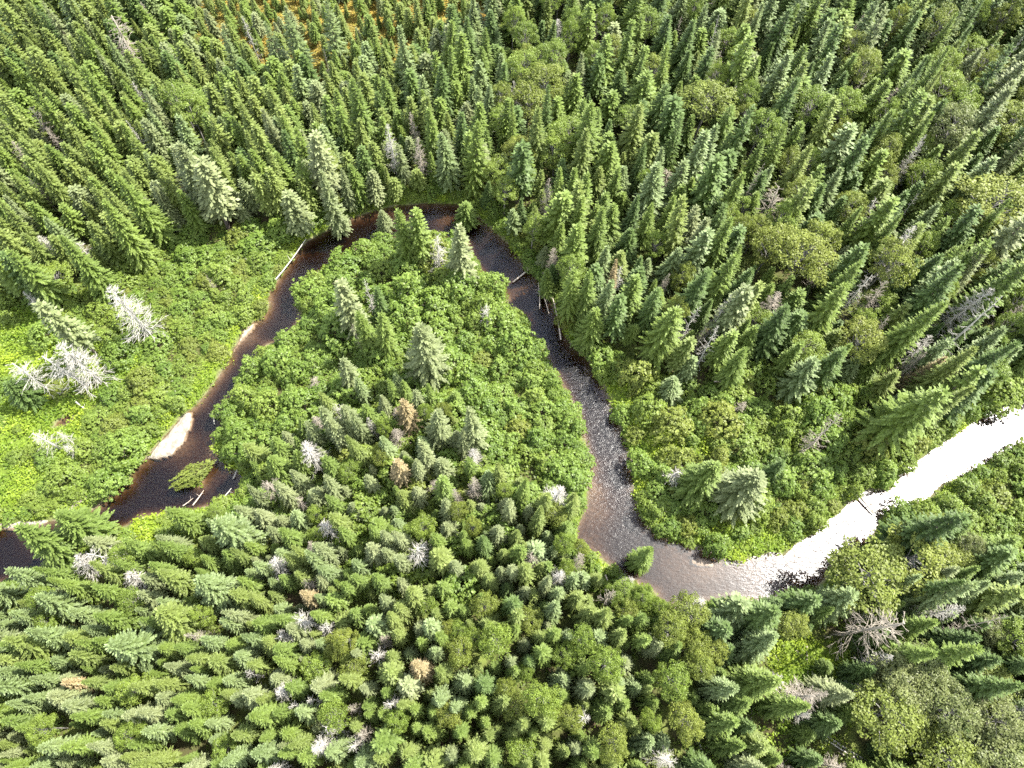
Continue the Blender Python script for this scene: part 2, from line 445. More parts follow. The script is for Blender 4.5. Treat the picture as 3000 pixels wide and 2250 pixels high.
def alder(seed, RAD=1.6, H=2.6, leaves=1700, size=.19):
    r = random.Random(seed)
    q = Quads()
    vs, fs = [], []
    ks = [(np.array([r.gauss(0, 1), r.gauss(0, 1), r.gauss(0, 1)]) * fr_, r.uniform(0, TAU), am) for fr_, am in [(1.6, .20), (1.9, .17), (3.2, .13), (3.6, .12), (5.5, .09), (6.0, .08), (8.0, .05)]]

    def lump(u):
        return sum(am * math.cos(float(k @ u) + ph) for k, ph, am in ks)
    for _ in range(leaves // 8):
        az = r.uniform(0, TAU)
        e = math.asin(r.uniform(-.02, 1))
        u = np.array([math.cos(az) * math.cos(e), math.sin(az) * math.cos(e), math.sin(e)])
        f = lump(u)
        if f < -.2 and r.random() < .5:
            continue                                     # gaps between the boughs
        k = (1 + f) * (r.uniform(.82, 1.02) if r.random() < .8 else r.uniform(.5, .8))
        c = np.array([u[0] * RAD * k, u[1] * RAD * k, .3 + (H - .3) * max(.02, u[2]) * (.55 + .45 * k)])
        tone = r.uniform(.78, 1.18)
        for j in range(r.randint(6, 11)):
            p = c + np.array([r.gauss(0, .105), r.gauss(0, .105), r.gauss(0, .07)])
            nrm = unit(u * .35 + UP * .6 + (p - c) * 2.2 + np.array([r.uniform(-.4, .4), r.uniform(-.4, .4), 0]))
            a_ = unit(np.cross(nrm, np.array([r.uniform(-1, 1), r.uniform(-1, 1), .2])))
            b_ = np.cross(nrm, a_)
            sz = size * r.uniform(.65, 1.4)
            q.add(p - a_ * sz * .55, p + b_ * sz * .38 - nrm * sz * .06, p + a_ * sz * .55 - nrm * sz * .12, p - b_ * sz * .38 - nrm * sz * .06,
                  tone * r.uniform(.86, 1.14), max(0, min(1, .25 + f * 1.2 + r.uniform(-.2, .3))))
    for i in range(7):
        az = r.uniform(0, TAU); c = np.array([math.cos(az) * RAD * .55, math.sin(az) * RAD * .55, H * r.uniform(.55, .8)])
        tube(vs, fs, [np.array([math.cos(az) * .12, math.sin(az) * .12, -.3]), c * np.array([.55, .55, .6]), c], [.045, .03, .012], 4)
    return q, (vs, fs)


def broadleaf(seed, H=10.0, RAD=2.6, clumps=74, leaves=72, size=.18, low=.35):
    r = random.Random(seed)
    q = Quads()
    vs, fs = [], []
    tube(vs, fs, [(0, 0, -.4), (.1, .05, H * .35), (.05, .15, H * .7), (0, .1, H * .93)], [H * .014, H * .011, H * .006, .015], 6)
    cz = H * (1 + low) / 2
    hz = H * (1 - low) / 2
    for i in range(clumps):
        u = unit(np.array([r.gauss(0, 1), r.gauss(0, 1), r.gauss(.25, .9)]))
        k = r.uniform(.45, 1.0) ** .6
        taper = 1 - .25 * max(0, -u[2])
        c = np.array([u[0] * RAD * k * taper, u[1] * RAD * k * taper, cz + u[2] * hz * k * .92])
        leaf_clump(q, c, RAD * r.uniform(.16, .27), leaves, size, r, .5, r.uniform(.8, 1.15))
        if i % 2 == 0:
            b = np.array([.05, .1, max(H * .2, c[2] - np.hypot(c[0], c[1]) * 1.1)])
            tube(vs, fs, [b, (b + c) / 2 + UP * .15, c], [.06, .04, .012], 4)
    return q, (vs, fs)


def snag(seed, H=10.0, RAD=1.6, n=70, curl=.5, twigs=5, thick=1.0, low=.12, power=.7, broken=False):
    """a bare dead conifer: trunk mesh and one mesh of bare branches"""
    r = random.Random(seed)
    tv, tf, vs, fs = [], [], [], []
    bend = np.array([r.uniform(-.25, .25), r.uniform(-.25, .25), 0])
    top = H * (.8 if broken else .985)
    ax = lambda z: np.array([0, 0, z]) + bend * (z / H) ** 2
    tube(tv, tf, [ax(z) for z in (-.4, H * .25, H * .55, H * .8, top)], [H * .014 * thick, H * .011 * thick, H * .008 * thick, H * .0045 * thick, .05 if broken else .018], 6)
    for i in range(n):
        t = r.random() ** .9
        z = H * (low + (.97 - low) * t)
        if z > top:
            continue
        az = r.uniform(0, TAU)
        Lb = RAD * (1 - t) ** power * r.uniform(.45, 1.15) + .15
        d = np.array([math.cos(az), math.sin(az), 0])
        el = r.uniform(-.75, -.05) + .55 * t
        pts = [ax(z)]
        for s in (.33, .66, 1.0):
            wob = np.array([r.uniform(-1, 1), r.uniform(-1, 1), r.uniform(-1, 1)]) * .06 * Lb
            pts.append(ax(z) + d * Lb * s + UP * (el * Lb * s - curl * .35 * Lb * s + curl * .75 * Lb * s * s) + wob)
        w = (.016 + .007 * Lb) * thick
        tube(vs, fs, pts, [w, w * .8, w * .55, w * .3], 3)
        for k in range(twigs):
            s = r.uniform(.3, 1)
            j = min(2, int(s * 3))
            f = s * 3 - j
            p = pts[j] * (1 - f) + pts[j + 1] * f
            ln = Lb * r.uniform(.18, .5) * (1.2 - s * .5)
            td = unit(d * 1.1 + np.array([-d[1], d[0], 0]) * r.choice((-1, 1)) * r.uniform(.2, .8) + UP * r.uniform(-.75, .25))
            m_ = p + td * ln * .55 + UP * r.uniform(-.1, .1) * ln
            tube(vs, fs, [p, m_, p + td * ln + UP * curl * .25 * ln], [w * .6, w * .5, w * .3], 3)
    return (vs, fs), (tv, tf)


# prototypes: kind -> list of (crown mesh, trunk mesh, H, R)
PROTO = {}


def add_proto(key, crown, trunk, H, Rr):
    PROTO.setdefault(key, []).append((crown, trunk, H, Rr))


CONIFER_CLASSES = ('dark', 'mid', 'yellow', 'blue', 'pale', 'rust')
shapes = {
    'fir': [dict(seed=1, RAD=2.1, power=.80, twig=.8, whorl=.29, per=8), dict(seed=2, RAD=1.9, power=.9, base=.06, twig=.78, whorl=.28, per=8), dict(seed=3, RAD=2.35, power=.75, droop=.25, twig=.82, per=8), dict(seed=4, RAD=2.0, power=1.0, base=.04, per=9, twig=.75, whorl=.28), dict(seed=5, RAD=2.2, power=.7, sparse=.15, twig=.85, per=8), dict(seed=6, RAD=2.3, power=.62, sparse=.25, droop=.5, twig=.85), dict(seed=7, RAD=1.7, power=.85, twig=.75, whorl=.27, per=8)],
    'spruce': [dict(seed=11, RAD=1.35, power=.75, base=.14, per=6), dict(seed=12, RAD=1.2, power=.65, base=.18, per=6, droop=.5), dict(seed=13, RAD=1.5, power=.85, base=.08, per=6), dict(seed=14, RAD=1.15, power=.7, base=.25, club=.22, per=6, sparse=.1, droop=.5), dict(seed=15, RAD=1.4, power=.6, base=.2, sparse=.28, per=6), dict(seed=16, RAD=1.6, power=1.0, base=.05, per=7, twig=.8, whorl=.3), dict(seed=17, RAD=1.3, power=.8, base=.1, per=7, twig=.78, whorl=.3, droop=.2)],
}
for kind, lst in shapes.items():
    for kw in lst:
        q, (vs, fs) = conifer(**kw)
        first = q.mesh(kind + '_crown', M['dark'])
        tm = tube_mesh(kind + '_trunk', vs, fs, M['bark'])
        for cl in CONIFER_CLASSES:
            me = first if cl == 'dark' else first.copy()
            me.materials.clear(); me.materials.append(M[cl])
            add_proto((kind, cl), me, tm, 12.0, kw['RAD'])
for i in range(4):
    q, (vs, fs) = broadleaf(30 + i, RAD=2.5 + .25 * (i % 2), low=.28 + .05 * i)
    first = q.mesh('birch_crown', M['birch'])
    tm = tube_mesh('birch_trunk', vs, fs, M['birchbark'])
    for cl in ('birch', 'aspen', 'pale'):
        me = first if cl == 'birch' else first.copy()
        me.materials.clear(); me.materials.append(M['olive' if cl == 'pale' else cl])
        add_proto(('birch', cl), me, tm, 10.0, 2.5)
for i in range(7):
    q, (vs, fs) = alder(50 + i, RAD=1.6, H=2.2 + .15 * i, leaves=1800 + 120 * i)
    first = q.mesh('alder_crown', M['alder'])
    tm = tube_mesh('alder_stems', vs, fs, M['bark'])
    for cl in ('alder', 'aspen', 'birch'):
        me = first if cl == 'alder' else first.copy()
        me.materials.clear(); me.materials.append(M[cl])
        add_proto(('alder', cl), me, tm, 2.6, 1.6)
for i, kw in enumerate([dict(n=170, twigs=6, RAD=1.7), dict(n=140, twigs=6, RAD=1.5, curl=.8), dict(n=95, twigs=6, RAD=1.6, curl=.3, broken=True), dict(n=170, twigs=6, RAD=1.35, low=.25), dict(n=60, twigs=4, RAD=1.4, curl=.4)]):
    (bv, bf), (tv, tf) = snag(70 + i, **kw)
    for cl in ('grey', 'greyer'):
        add_proto(('snag', cl), tube_mesh('snag_branches', bv, bf, M[cl]), tube_mesh('snag_trunk', tv, tf, M[cl]), 10.0, 1.6)
for i in range(2):                                        # feathery larch
    q, (vs, fs) = conifer(90 + i, RAD=1.9, power=.8, base=.1, per=6, sparse=.15, droop=.15, twig=.7, whorl=.3)
    add_proto(('larch', 'blue'), q.mesh('larch_crown', M['blue']), tube_mesh('larch_trunk', vs, fs, M['bark']), 12.0, 1.9)


# ------------------------------------------------------------------ scene helpers
THINGS = []                                               # dicts used for placing and labelling


def link(name, data, parent=None, mat4=None):
    o = bpy.data.objects.new(name, data)
    COL.objects.link(o)
    if parent is not None:
        o.parent = parent
    return o


PARTNAME = {'fir': ('crown', 'trunk'), 'spruce': ('crown', 'trunk'), 'birch': ('crown', 'trunk'), 'alder': ('foliage', 'stem'), 'snag': ('branches', 'trunk'), 'larch': ('crown', 'trunk')}
OBJNAME = {'fir': 'fir_tree', 'spruce': 'spruce_tree', 'birch': 'birch_tree', 'alder': 'alder_bush', 'snag': 'dead_tree', 'larch': 'larch_tree'}
CATNAME = {'fir': 'fir tree', 'spruce': 'spruce tree', 'birch': 'birch tree', 'alder': 'bush', 'snag': 'dead tree', 'larch': 'larch tree'}


def plant(T):
    """a thing: an Empty at the foot of the tree, its crown and trunk below it"""
    crown, trunk, h0, r0 = PROTO[(T['kind'], T['cl'])][T['v'] % len(PROTO[(T['kind'], T['cl'])])]
    e = link(OBJNAME[T['kind']], None)
    e.empty_display_size = .3
    e.location = (T['x'], T['y'], T['z'])
    s = T['w'] / (2 * r0)
    e.scale = (s, s, T['h'] / h0)
    e.rotation_euler = (T.get('tx', 0), T.get('ty', 0), T['rot'])
    cn, tn = PARTNAME[T['kind']]
    T['crown'] = link(cn, crown, e)
    T['trunk'] = link(tn, trunk, e)
    T['obj'] = e
    return e


def new_tree(kind, cl, x, y, h, w, **kw):
    T = dict(kind=kind, cl=cl, x=float(x), y=float(y), h=float(h), w=float(w), rot=float(rng.random() * TAU), v=int(rng.integers(0, 100)), tx=float(rng.normal(0, .035)), ty=float(rng.normal(0, .035)))
    T.update(kw)
    return T


# ------------------------------------------------------------------ what stands where (photo px of the tip, height m, width m)
# every entry: kind, class, tip px, height, width, label or None
HAND = [
    # ---- weathered snags, left bank
    ('snag', 'grey', 312, 842, 11, 4.4, 'big bushy white snag standing alone among alders on the left bank'),
    ('snag', 'grey', 5, 1044, 9, 3.6, 'bleached snag cut by the photo edge, beside the twin white snags'),
    ('snag', 'grey', 95, 1003, 11, 3.6, 'long white snag with a brown base, left one of the twin snags'),
    ('snag', 'grey', 165, 1010, 9.5, 4.2, 'wide white snag, right one of the twin snags on the left bank'),
    ('snag', 'grey', 84, 1260, 6, 2.4, 'white snag leaning beside the small dark pond'),
    ('snag', 'grey', 153, 1258, 4.5, 1.5, 'thin pale snag right beside the small dark pond'),
    ('snag', 'grey', 180, 1296, 4.0, 1.5, 'short white snag below the small dark pond'),
    ('snag', 'greyer', 604, 812, 3.5, 1.2, 'small grey snag in the alders beside the upper left river arm'),
    ('snag', 'grey', 74, 858, 5.0, 2.0, 'drooping white snag top beside a slim grey-green spruce'),
    ('snag', 'grey', 120, 698, 4.5, 2.4, 'forked white snag above the left alder thicket'),
    ('snag', 'grey', 218, 706, 4.2, 2.0, 'bare white snag just right of the forked white snag'),
    ('snag', 'greyer', 335, 655, 7, 1.3, 'thin grey snag leaning at the upper edge of the left alders'),
    # ---- peninsula
    ('snag', 'grey', 1271, 666, 9.5, 2.6, 'tall white snag with level branches at the tip of the peninsula'),
    ('snag', 'grey', 1070, 826, 7.5, 2.2, 'white snag above the pair of firs on the peninsula'),
    ('snag', 'grey', 1423, 876, 6.5, 1.9, 'slim white snag alone in the peninsula alders'),
    ('snag', 'grey', 886, 1302, 8, 3.4, 'large fluffy white snag at the lower left of the peninsula'),
    ('snag', 'grey', 981, 1172, 7, 1.9, 'bare forked snag on the peninsula beside pale spruces'),
    ('snag', 'grey', 1086, 1236, 6, 1.7, 'crooked bare snag below the rusty-topped fir'),
    ('snag', 'greyer', 1158, 1260, 5.5, 2.2, 'grey bare snag with drooping branches mid peninsula'),
    ('snag', 'grey', 1392, 1320, 6, 2.4, 'white spidery snag beside the dead-topped spruce on the peninsula'),
    ('snag', 'greyer', 1268, 1400, 6, 2.2, 'grey snag with drooping branches at the foot of the peninsula'),
    ('snag', 'greyer', 1032, 955, 7, 1.6, 'grey half-bare snag between the firs of the peninsula'),
    ('snag', 'greyer', 914, 1112, 2.6, 1.8, 'small grey dead bush in the peninsula alders'),
    ('snag', 'grey', 1628, 1424, 7.5, 3.0, 'round fluffy white snag near the river at the peninsula foot'),
    # ---- lower left
    ('snag', 'grey', 258, 1610, 6.5, 3.6, 'large white snag lying over the firs by the lower left water'),
    ('snag', 'grey', 208, 1646, 5.0, 2.8, 'white snag below the large leaning one by the lower left water'),
    ('snag', 'grey', 372, 1690, 5.0, 3.2, 'wide tangled white snag above the lower left firs'),
    ('snag', 'grey', 866, 1800, 8, 3.0, 'big starry grey-white snag seen from the top, lower left forest'),
    ('snag', 'grey', 930, 1826, 7, 2.4, 'pinkish white snag right beside the big starry one'),
    ('snag', 'grey', 806, 1858, 7, 2.2, 'small bare star-shaped snag left of the big starry one'),
    ('snag', 'grey', 715, 1976, 6.5, 1.8, 'short white snag among dense lower left firs'),
    ('snag', 'grey', 806, 2016, 7, 2.3, 'pale snag among yellow-green firs near the lower left'),
    ('snag', 'grey', 852, 2060, 6.5, 1.9, 'thin forked white snag near the lower left'),
    ('snag', 'grey', 908, 2046, 7, 2.0, 'grey-white snag right of the thin forked one'),
    ('snag', 'grey', 956, 2138, 7.5, 2.4, 'bright white snag near the bottom edge, left of centre'),
    ('snag', 'grey', 918, 2182, 8, 2.5, 'bright white star-shaped snag lowest of the pair near the bottom edge'),
    ('snag', 'grey', 784, 1640, 7, 2.6, 'grey-white lichened snag below the lower left river bend'),
    ('snag', 'grey', 950, 1528, 7, 2.6, 'pale fluffy snag right of the lower left alders'),
    ('snag', 'grey', 1010, 2188, 7.5, 2.2, 'white snag at the bottom edge right of the bright pair'),
    ('snag', 'greyer', 890, 1706, 6, 1.9, 'dark grey snag above the big starry snag'),
    # ---- lower middle
    ('snag', 'grey', 1210, 1598, 8.5, 3.2, 'pinkish white snag bright among dark firs below the peninsula'),
    ('snag', 'grey', 1642, 1670, 7, 2.2, 'small white curly snag left of the leaning river fir'),
    ('snag', 'grey', 1085, 1912, 7.5, 2.8, 'broad grey-white snag in the lower middle forest'),
    ('snag', 'grey', 1150, 2062, 7.5, 2.2, 'grey star-shaped snag near the bottom, left of the middle'),
    ('snag', 'grey', 1714, 2106, 8, 2.6, 'pale-tipped grey snag at the brown clearing near the bottom'),
    ('snag', 'grey', 1972, 2236, 8, 2.6, 'white snag cut by the bottom edge right of the middle'),
    ('snag', 'greyer', 1566, 1625, 7, 2.2, 'grey bare snag among dark firs left of the white curly one'),
    ('snag', 'grey', 1856, 1690, 5, 1.8, 'white bare snag touching the water below the leaning river fir'),
    ('snag', 'greyer', 1022, 2085, 7, 1.9, 'dull grey snag in the lower middle forest'),
    # ---- lower right
    ('snag', 'grey', 2072, 1762, 8, 3.0, 'curly white snag on the near bank beside the grey water'),
    ('snag', 'grey', 2809, 1772, 9.5, 2.8, 'whitish dead spruce lying left of the long brown-grey one'),
    ('snag', 'greyer', 2931, 1822, 11, 2.8, 'long brown-grey dead spruce near the right edge'),
    ('snag', 'grey', 2633, 1945, 8, 2.6, 'white-grey dead spruce with upswept branches at the lower right'),
    ('snag', 'grey', 2289, 1996, 4, 3.2, 'pale heap-like dead tree beside the crossing logs'),
    ('snag', 'grey', 2384, 2100, 6, 1.8, 'small whitish snag above the parallel fallen logs'),
    ('snag', 'grey', 2545, 2026, 5, 2.2, 'crooked grey snag below the upswept dead spruce'),
    ('snag', 'greyer', 2705, 1800, 16, 4.6, 'very tall grey dead tree with a long bare trunk, lower right'),
    ('snag', 'greyer', 2407, 2034, 11, 3.6, 'grey dead spruce with bare dark lower trunk by the fallen logs'),
    ('snag', 'grey', 2880, 2168, 6, 2.6, 'bare white forked snag near the lower right corner'),
    ('snag', 'greyer', 2900, 2068, 7, 2.2, 'small grey snag beside the leaning pole at lower right'),
    # ---- top
    ('snag', 'greyer', 300, 6, 12, 4.2, 'large grey bushy snag at the top edge near the left corner'),
    ('snag', 'grey', 698, 10, 10, 1.3, 'thin white snag at the top edge by the yellow bog'),
    ('snag', 'grey', 1131, 346, 11, 2.6, 'white snag rising from the spruces beyond the river bend'),
    ('snag', 'greyer', 1208, 322, 8, 1.7, 'thin grey snag right of the white snag beyond the bend'),
    ('snag', 'grey', 1642, 60, 6, 3.2, 'round grey-white dead bush near the top edge'),
    ('snag', 'greyer', 940, 130, 8, 1.2, 'thin bare grey snag in the yellow bog'),
    ('snag', 'greyer', 795, 95, 6, 2.2, 'dull pinkish-grey snag on the left of the yellow bog'),
    ('snag', 'grey', 372, 215, 7, 1.4, 'short white snag among yellow spruces, upper left'),
    ('snag', 'grey', 383, 352, 8, 1.2, 'thin white leaning snag in the upper left spruces'),
    ('snag', 'greyer', 500, 500, 7, 1.6, 'slim grey snag above the left alders'),
    ('snag', 'greyer', 55, 280, 9, 2.2, 'grey-pink snag near the left edge of the upper forest'),
    # ---- right
    ('snag', 'grey', 2687, 668, 12.5, 3.6, 'tall white dead spruce in the right-hand forest'),
    ('snag', 'grey', 2588, 561, 8.5, 2.6, 'white forked bare snag above the tall white dead spruce'),
    ('snag', 'greyer', 2622, 262, 6.5, 3.2, 'brownish grey dead crown in the upper right forest'),
    ('snag', 'greyer', 2312, 520, 11, 3.8, 'wide grey half-dead tree in the upper right forest'),
    ('snag', 'grey', 2719, 402, 10, 1.9, 'white-sided slim snag in the upper right forest'),
    ('snag', 'grey', 2036, 893, 10, 2.6, 'spiky white snag with spoke-like branches right of the river'),
    ('snag', 'grey', 2131, 870, 10.5, 2.0, 'bare leaning white snag beside the spiky one'),
    ('snag', 'grey', 2106, 958, 10.5, 2.8, 'white-sided dead spruce below the spiky white snag'),
    ('snag', 'greyer', 2290, 850, 8.5, 3.4, 'brownish grey bare tree right of the spiky white snag'),
    ('snag', 'grey', 2738, 985, 7, 3.0, 'curly white snag in the right forest below the tall firs'),
    ('snag', 'grey', 2895, 838, 12, 3.6, 'curly white snag crown near the right edge'),
    ('snag', 'grey', 2960, 868, 16, 3.6, 'long pale tan dead spruce near the right edge'),
    ('snag', 'greyer', 2642, 897, 11.5, 1.9, 'bare grey pole-like snag right of the yellow birches'),
    ('snag', 'greyer', 2600, 830, 10, 3.0, 'grey bare-branched tree in front of the yellow birches'),
    ('snag', 'greyer', 2476, 1222, 11, 3.6, 'grey-brown dying spruce standing in the right alders'),
    ('snag', 'greyer', 2180, 1180, 3.2, 1.8, 'low grey dead shrub in the right alders'),
    ('snag', 'grey', 1830, 766, 9, 1.8, 'white-grey snag beside the rusty dead fir right of the river'),
    ('snag', 'greyer', 1606, 524, 9, 2.4, 'grey half-dead tree on the far bank beyond the bend'),
    ('snag', 'greyer', 1960, 505, 3.0, 4.0, 'tangled heap of grey dead branches in the upper right forest'),
    ('snag', 'grey', 1985, 1375, 4.5, 2.8, 'pale dead top beside the round grey-green spruces'),
    ('snag', 'greyer', 1950, 800, 7, 1.6, 'dark bare snag right of the rusty dead fir'),
    # ---- rusty dying conifers
    ('fir', 'rust', 1812, 766, 9.5, 1.8, 'rusty orange dead fir on the right river bank'),
    ('fir', 'rust', 1186, 1172, 8.5, 3.0, 'rusty-topped fir in the middle of the peninsula'),
    ('spruce', 'rust', 1156, 1344, 8.5, 2.2, 'brown-topped spruce on the lower peninsula'),
    ('fir', 'rust', 1221, 1962, 8.5, 2.6, 'orange-yellow dying fir in the lower middle forest'),
    ('fir', 'rust', 884, 1738, 7, 2.0, 'tan yellow dying fir above the big starry snag'),
    ('spruce', 'rust', 183, 2004, 5, 1.2, 'tiny red-brown dead fir deep in the lower left forest'),
    ('fir', 'rust', 2760, 1048, 8.5, 2.6, 'olive-brown fir below the tall firs on the right'),
    # ---- peninsula conifers
    ('spruce', 'mid', 1179, 618, 10.5, 3.0, 'left of the two pointed spruces at the peninsula tip'),
    ('spruce', 'mid', 1211, 612, 11, 2.8, 'right of the two pointed spruces at the peninsula tip'),
    ('spruce', 'pale', 1342, 668, 11, 3.6, 'grey lichened spruce right of the tall white snag'),
    ('fir', 'pale', 1238, 958, 12.5, 5.4, 'largest pale grey-green spruce alone in the peninsula alders'),
    ('fir', 'mid', 1059, 914, 9.5, 3.0, 'left one of the paired green firs on the peninsula'),
    ('fir', 'mid', 1099, 914, 10.5, 3.2, 'right one of the paired green firs on the peninsula'),
    ('spruce', 'pale', 1003, 842, 11, 3.2, 'tall grey-green spruce above the paired firs'),
    ('fir', 'dark', 1100, 850, 7.5, 2.4, 'small dark fir above the paired firs of the peninsula'),
    ('fir', 'pale', 1002, 1064, 8.5, 3.0, 'grey-green fir at the centre left of the peninsula'),
    ('fir', 'pale', 1010, 1190, 8, 3.2, 'pale drooping fir beside the bare forked snag'),
    ('fir', 'pale', 1269, 1198, 9.5, 3.2, 'pale dead-topped fir on the lower peninsula'),
    ('spruce', 'pale', 1386, 1206, 11, 3.2, 'tall grey spruce nearest the alders of the lower peninsula'),
    ('fir', 'blue', 1114, 1276, 8.5, 2.8, 'blue-green fir in the middle of the lower peninsula'),
    ('fir', 'mid', 1330, 1150, 5, 2.4, 'small green fir right below the largest grey-green spruce'),
    ('fir', 'mid', 1080, 1190, 7, 2.6, 'yellowish small fir between snags on the peninsula'),
    ('fir', 'mid', 860, 1330, 6.5, 2.6, 'green fir beside the large fluffy white snag'),
    ('fir', 'mid', 790, 1350, 6.5, 3.2, 'squat green fir at the left end of the peninsula firs'),
    # ---- left bank conifers
    ('spruce', 'pale', 108, 880, 12, 3.2, 'slim grey-green spruce leaning over the left alders'),
    ('fir', 'dark', 20, 1120, 5, 3.8, 'dark low fir below the edge snag'),
    ('fir', 'mid', 285, 590, 12, 4.4, 'large green fir at the upper edge of the left alders'),
    ('fir', 'mid', 360, 520, 12, 4.2, 'big round-sided green fir right of the large one by the left alders'),
    ('spruce', 'pale', 520, 440, 12.5, 4.4, 'large grey-green spruce at the left forest edge'),
    ('spruce', 'pale', 560, 470, 12.5, 4.4, 'wide greyish spruce with dead lower limbs at the left forest edge'),
    ('spruce', 'pale', 840, 560, 8, 3.4, 'grey spruce leaning by the upper left river arm'),
    ('fir', 'mid', 20, 740, 11, 3.6, 'green fir at the left edge above the alders'),
    ('fir', 'mid', 180, 700, 11.5, 4.0, 'broad green fir above the bushy white snag'),
    ('spruce', 'pale', 930, 480, 12, 3.2, 'tall greyish spruce by the river, left of the bend'),
    ('spruce', 'pale', 905, 385, 12.5, 3.6, 'grey-green tall spruce behind the left bend'),
    ('fir', 'pale', 1115, 600, 4.0, 2.4, 'pale low fir hanging over the bend water'),
    ('spruce', 'pale', 1085, 505, 6, 2.6, 'small greyish spruce leaning at the bend'),
    ('fir', 'mid', 1360, 585, 4.5, 3.6, 'light green conifer fallen forward into the bend water'),
    # ---- lower left river firs
    ('fir', 'mid', 158, 1516, 8.5, 5.0, 'wide green fir leaning over the lower left water'),
    ('fir', 'mid', 26, 1556, 10.5, 4.6, 'long green fir leaning furthest over the lower left water'),
    ('fir', 'blue', 640, 1520, 10, 4.6, 'large grey-green fir beside the lower left alders'),
    ('fir', 'blue', 570, 1700, 9, 4.0, 'broad pale green fir below the lower left alders'),
    ('fir', 'yellow', 470, 1800, 8.5, 4.6, 'broad yellow-green fir in the lower left forest'),
    ('fir', 'blue', 345, 1878, 9.5, 4.2, 'tall pale fir below the broad yellow-green one'),
    ('fir', 'blue', 104, 1757, 7.5, 3.2, 'silvery fir near the lower left edge'),
    # ---- right bank conifers
    ('fir', 'mid', 1689, 785, 11, 3.4, 'pointed fir on the right bank, left of three in a row'),
    ('fir', 'mid', 1742, 794, 11, 3.2, 'pointed fir on the right bank, middle of three in a row'),
    ('fir', 'blue', 1787, 808, 11, 3.2, 'pointed fir on the right bank, right of three in a row'),
    ('fir', 'mid', 1750, 903, 8.5, 4.0, 'squat light green fir lowest on the right bank'),
    ('fir', 'mid', 1612, 782, 6, 2.2, 'small yellowish fir at the bridging log'),
    ('fir', 'mid', 1968, 907, 11.5, 5.0, 'wide grey-green fir right of the bank firs'),
    ('fir', 'dark', 1932, 848, 10, 3.4, 'dark fir above the wide grey-green one'),
    ('fir', 'blue', 1985, 1116, 5, 3.2, 'small blue-green fir at the edge of the right alders'),
    ('fir', 'dark', 2059, 776, 12.5, 4.0, 'dark fir with bluish tip in the right forest'),
    ('fir', 'mid', 2145, 748, 12, 3.6, 'tall green spruce-like fir left of the yellow birches'),
    ('fir', 'dark', 2310, 912, 11, 4.2, 'dense dark fir above the right alders'),
    ('fir', 'blue', 2398, 1048, 9.5, 4.2, 'bushy blue-tipped fir above the right alders'),
    ('fir', 'dark', 2476, 1026, 10, 3.8, 'pointed dark fir right of the blue-tipped one'),
    ('fir', 'mid', 2487, 838, 12.5, 4.0, 'tall mid green fir right of the spiky snag'),
    ('spruce', 'pale', 2188, 844, 12.5, 3.4, 'tall grey-green spruce behind the white-sided dead spruce'),
    ('spruce', 'yellow', 2219, 834, 12.5, 2.4, 'slim yellow-green spruce right of the tall grey-green one'),
    ('fir', 'mid', 2199, 1010, 10, 3.2, 'green fir left of the dense dark one'),
    ('fir', 'mid', 2746, 886, 14.5, 4.2, 'very tall fir with a bare lower trunk in the right forest'),
    ('fir', 'dark', 2814, 782, 15, 4.6, 'tallest broad dark fir in the right forest'),
    ('fir', 'mid', 2995, 758, 15, 4.6, 'tall fir at the right edge of the photo'),
    ('fir', 'dark', 2967, 976, 14.5, 4.0, 'long dark fir near the right edge above the river'),
    ('fir', 'yellow', 2859, 1020, 13, 3.4, 'long yellowish fir right of the curly white snag'),
    ('fir', 'mid', 2759, 1132, 14.5, 6.4, 'huge broad fir standing right above the glittering river'),
    ('fir', 'yellow', 2830, 1121, 13, 3.6, 'yellowish slim fir against the huge broad one'),
    ('fir', 'pale', 2215, 1392, 9, 6.0, 'round grey-green spruce on the right bank, larger of the pair'),
    ('fir', 'mid', 2080, 1378, 8.5, 4.8, 'green spruce left of the round grey-green one'),
    ('fir', 'dark', 2298, 1357, 6.5, 2.4, 'small dark pointed fir among the right alders'),
    ('fir', 'mid', 1936, 1584, 11, 2.8, 'slender fir leaning out over the grey water'),
    ('spruce', 'mid', 2606, 580, 12, 3.4, 'tall green fir above the tall white dead spruce'),
    ('fir', 'mid', 1725, 300, 12.5, 4.8, 'bushy round-topped pine in the middle of the far forest'),
    ('fir', 'yellow', 1585, 328, 12, 3.6, 'light green spruce left of the bushy pine'),
    ('fir', 'yellow', 1715, 380, 11.5, 3.8, 'yellow-lit spruce in front of the bushy pine'),
    ('fir', 'mid', 1380, 375, 12, 4.0, 'large light green spruce beyond the bend'),
    ('fir', 'mid', 1040, 230, 12, 4.2, 'bushy light green spruce in the far left forest'),
    ('spruce', 'blue', 1180, 80, 11.5, 3.4, 'greyish spruce beside the yellow bog'),
    ('spruce', 'blue', 2063, 388, 12, 2.8, 'slim blue-grey spruce in the upper right forest'),
    # ---- lower right conifers
    ('fir', 'dark', 2814, 1508, 14, 5.0, 'large dark fir leaning beside the glittering river'),
    ('fir', 'blue', 2859, 1716, 13, 3.4, 'long blue-tipped fir above the whitish dead spruce'),
    ('fir', 'dark', 2812, 1692, 12, 2.6, 'slim dark fir behind the long blue-tipped one'),
    ('fir', 'mid', 2769, 1888, 12, 3.6, 'twin-tipped green fir above the upswept dead spruce'),
    ('fir', 'mid', 2893, 1920, 13, 3.4, 'long grey-green fir right of the twin-tipped one'),
    ('fir', 'dark', 2854, 1853, 9, 3.0, 'dark green fir below the long brown-grey dead spruce'),
    ('fir', 'dark', 2294, 1789, 10.5, 4.2, 'dark fir with grey twigs on the near right bank'),
    ('fir', 'blue', 2520, 1744, 9.5, 3.8, 'bluish bushy fir on the near right bank'),
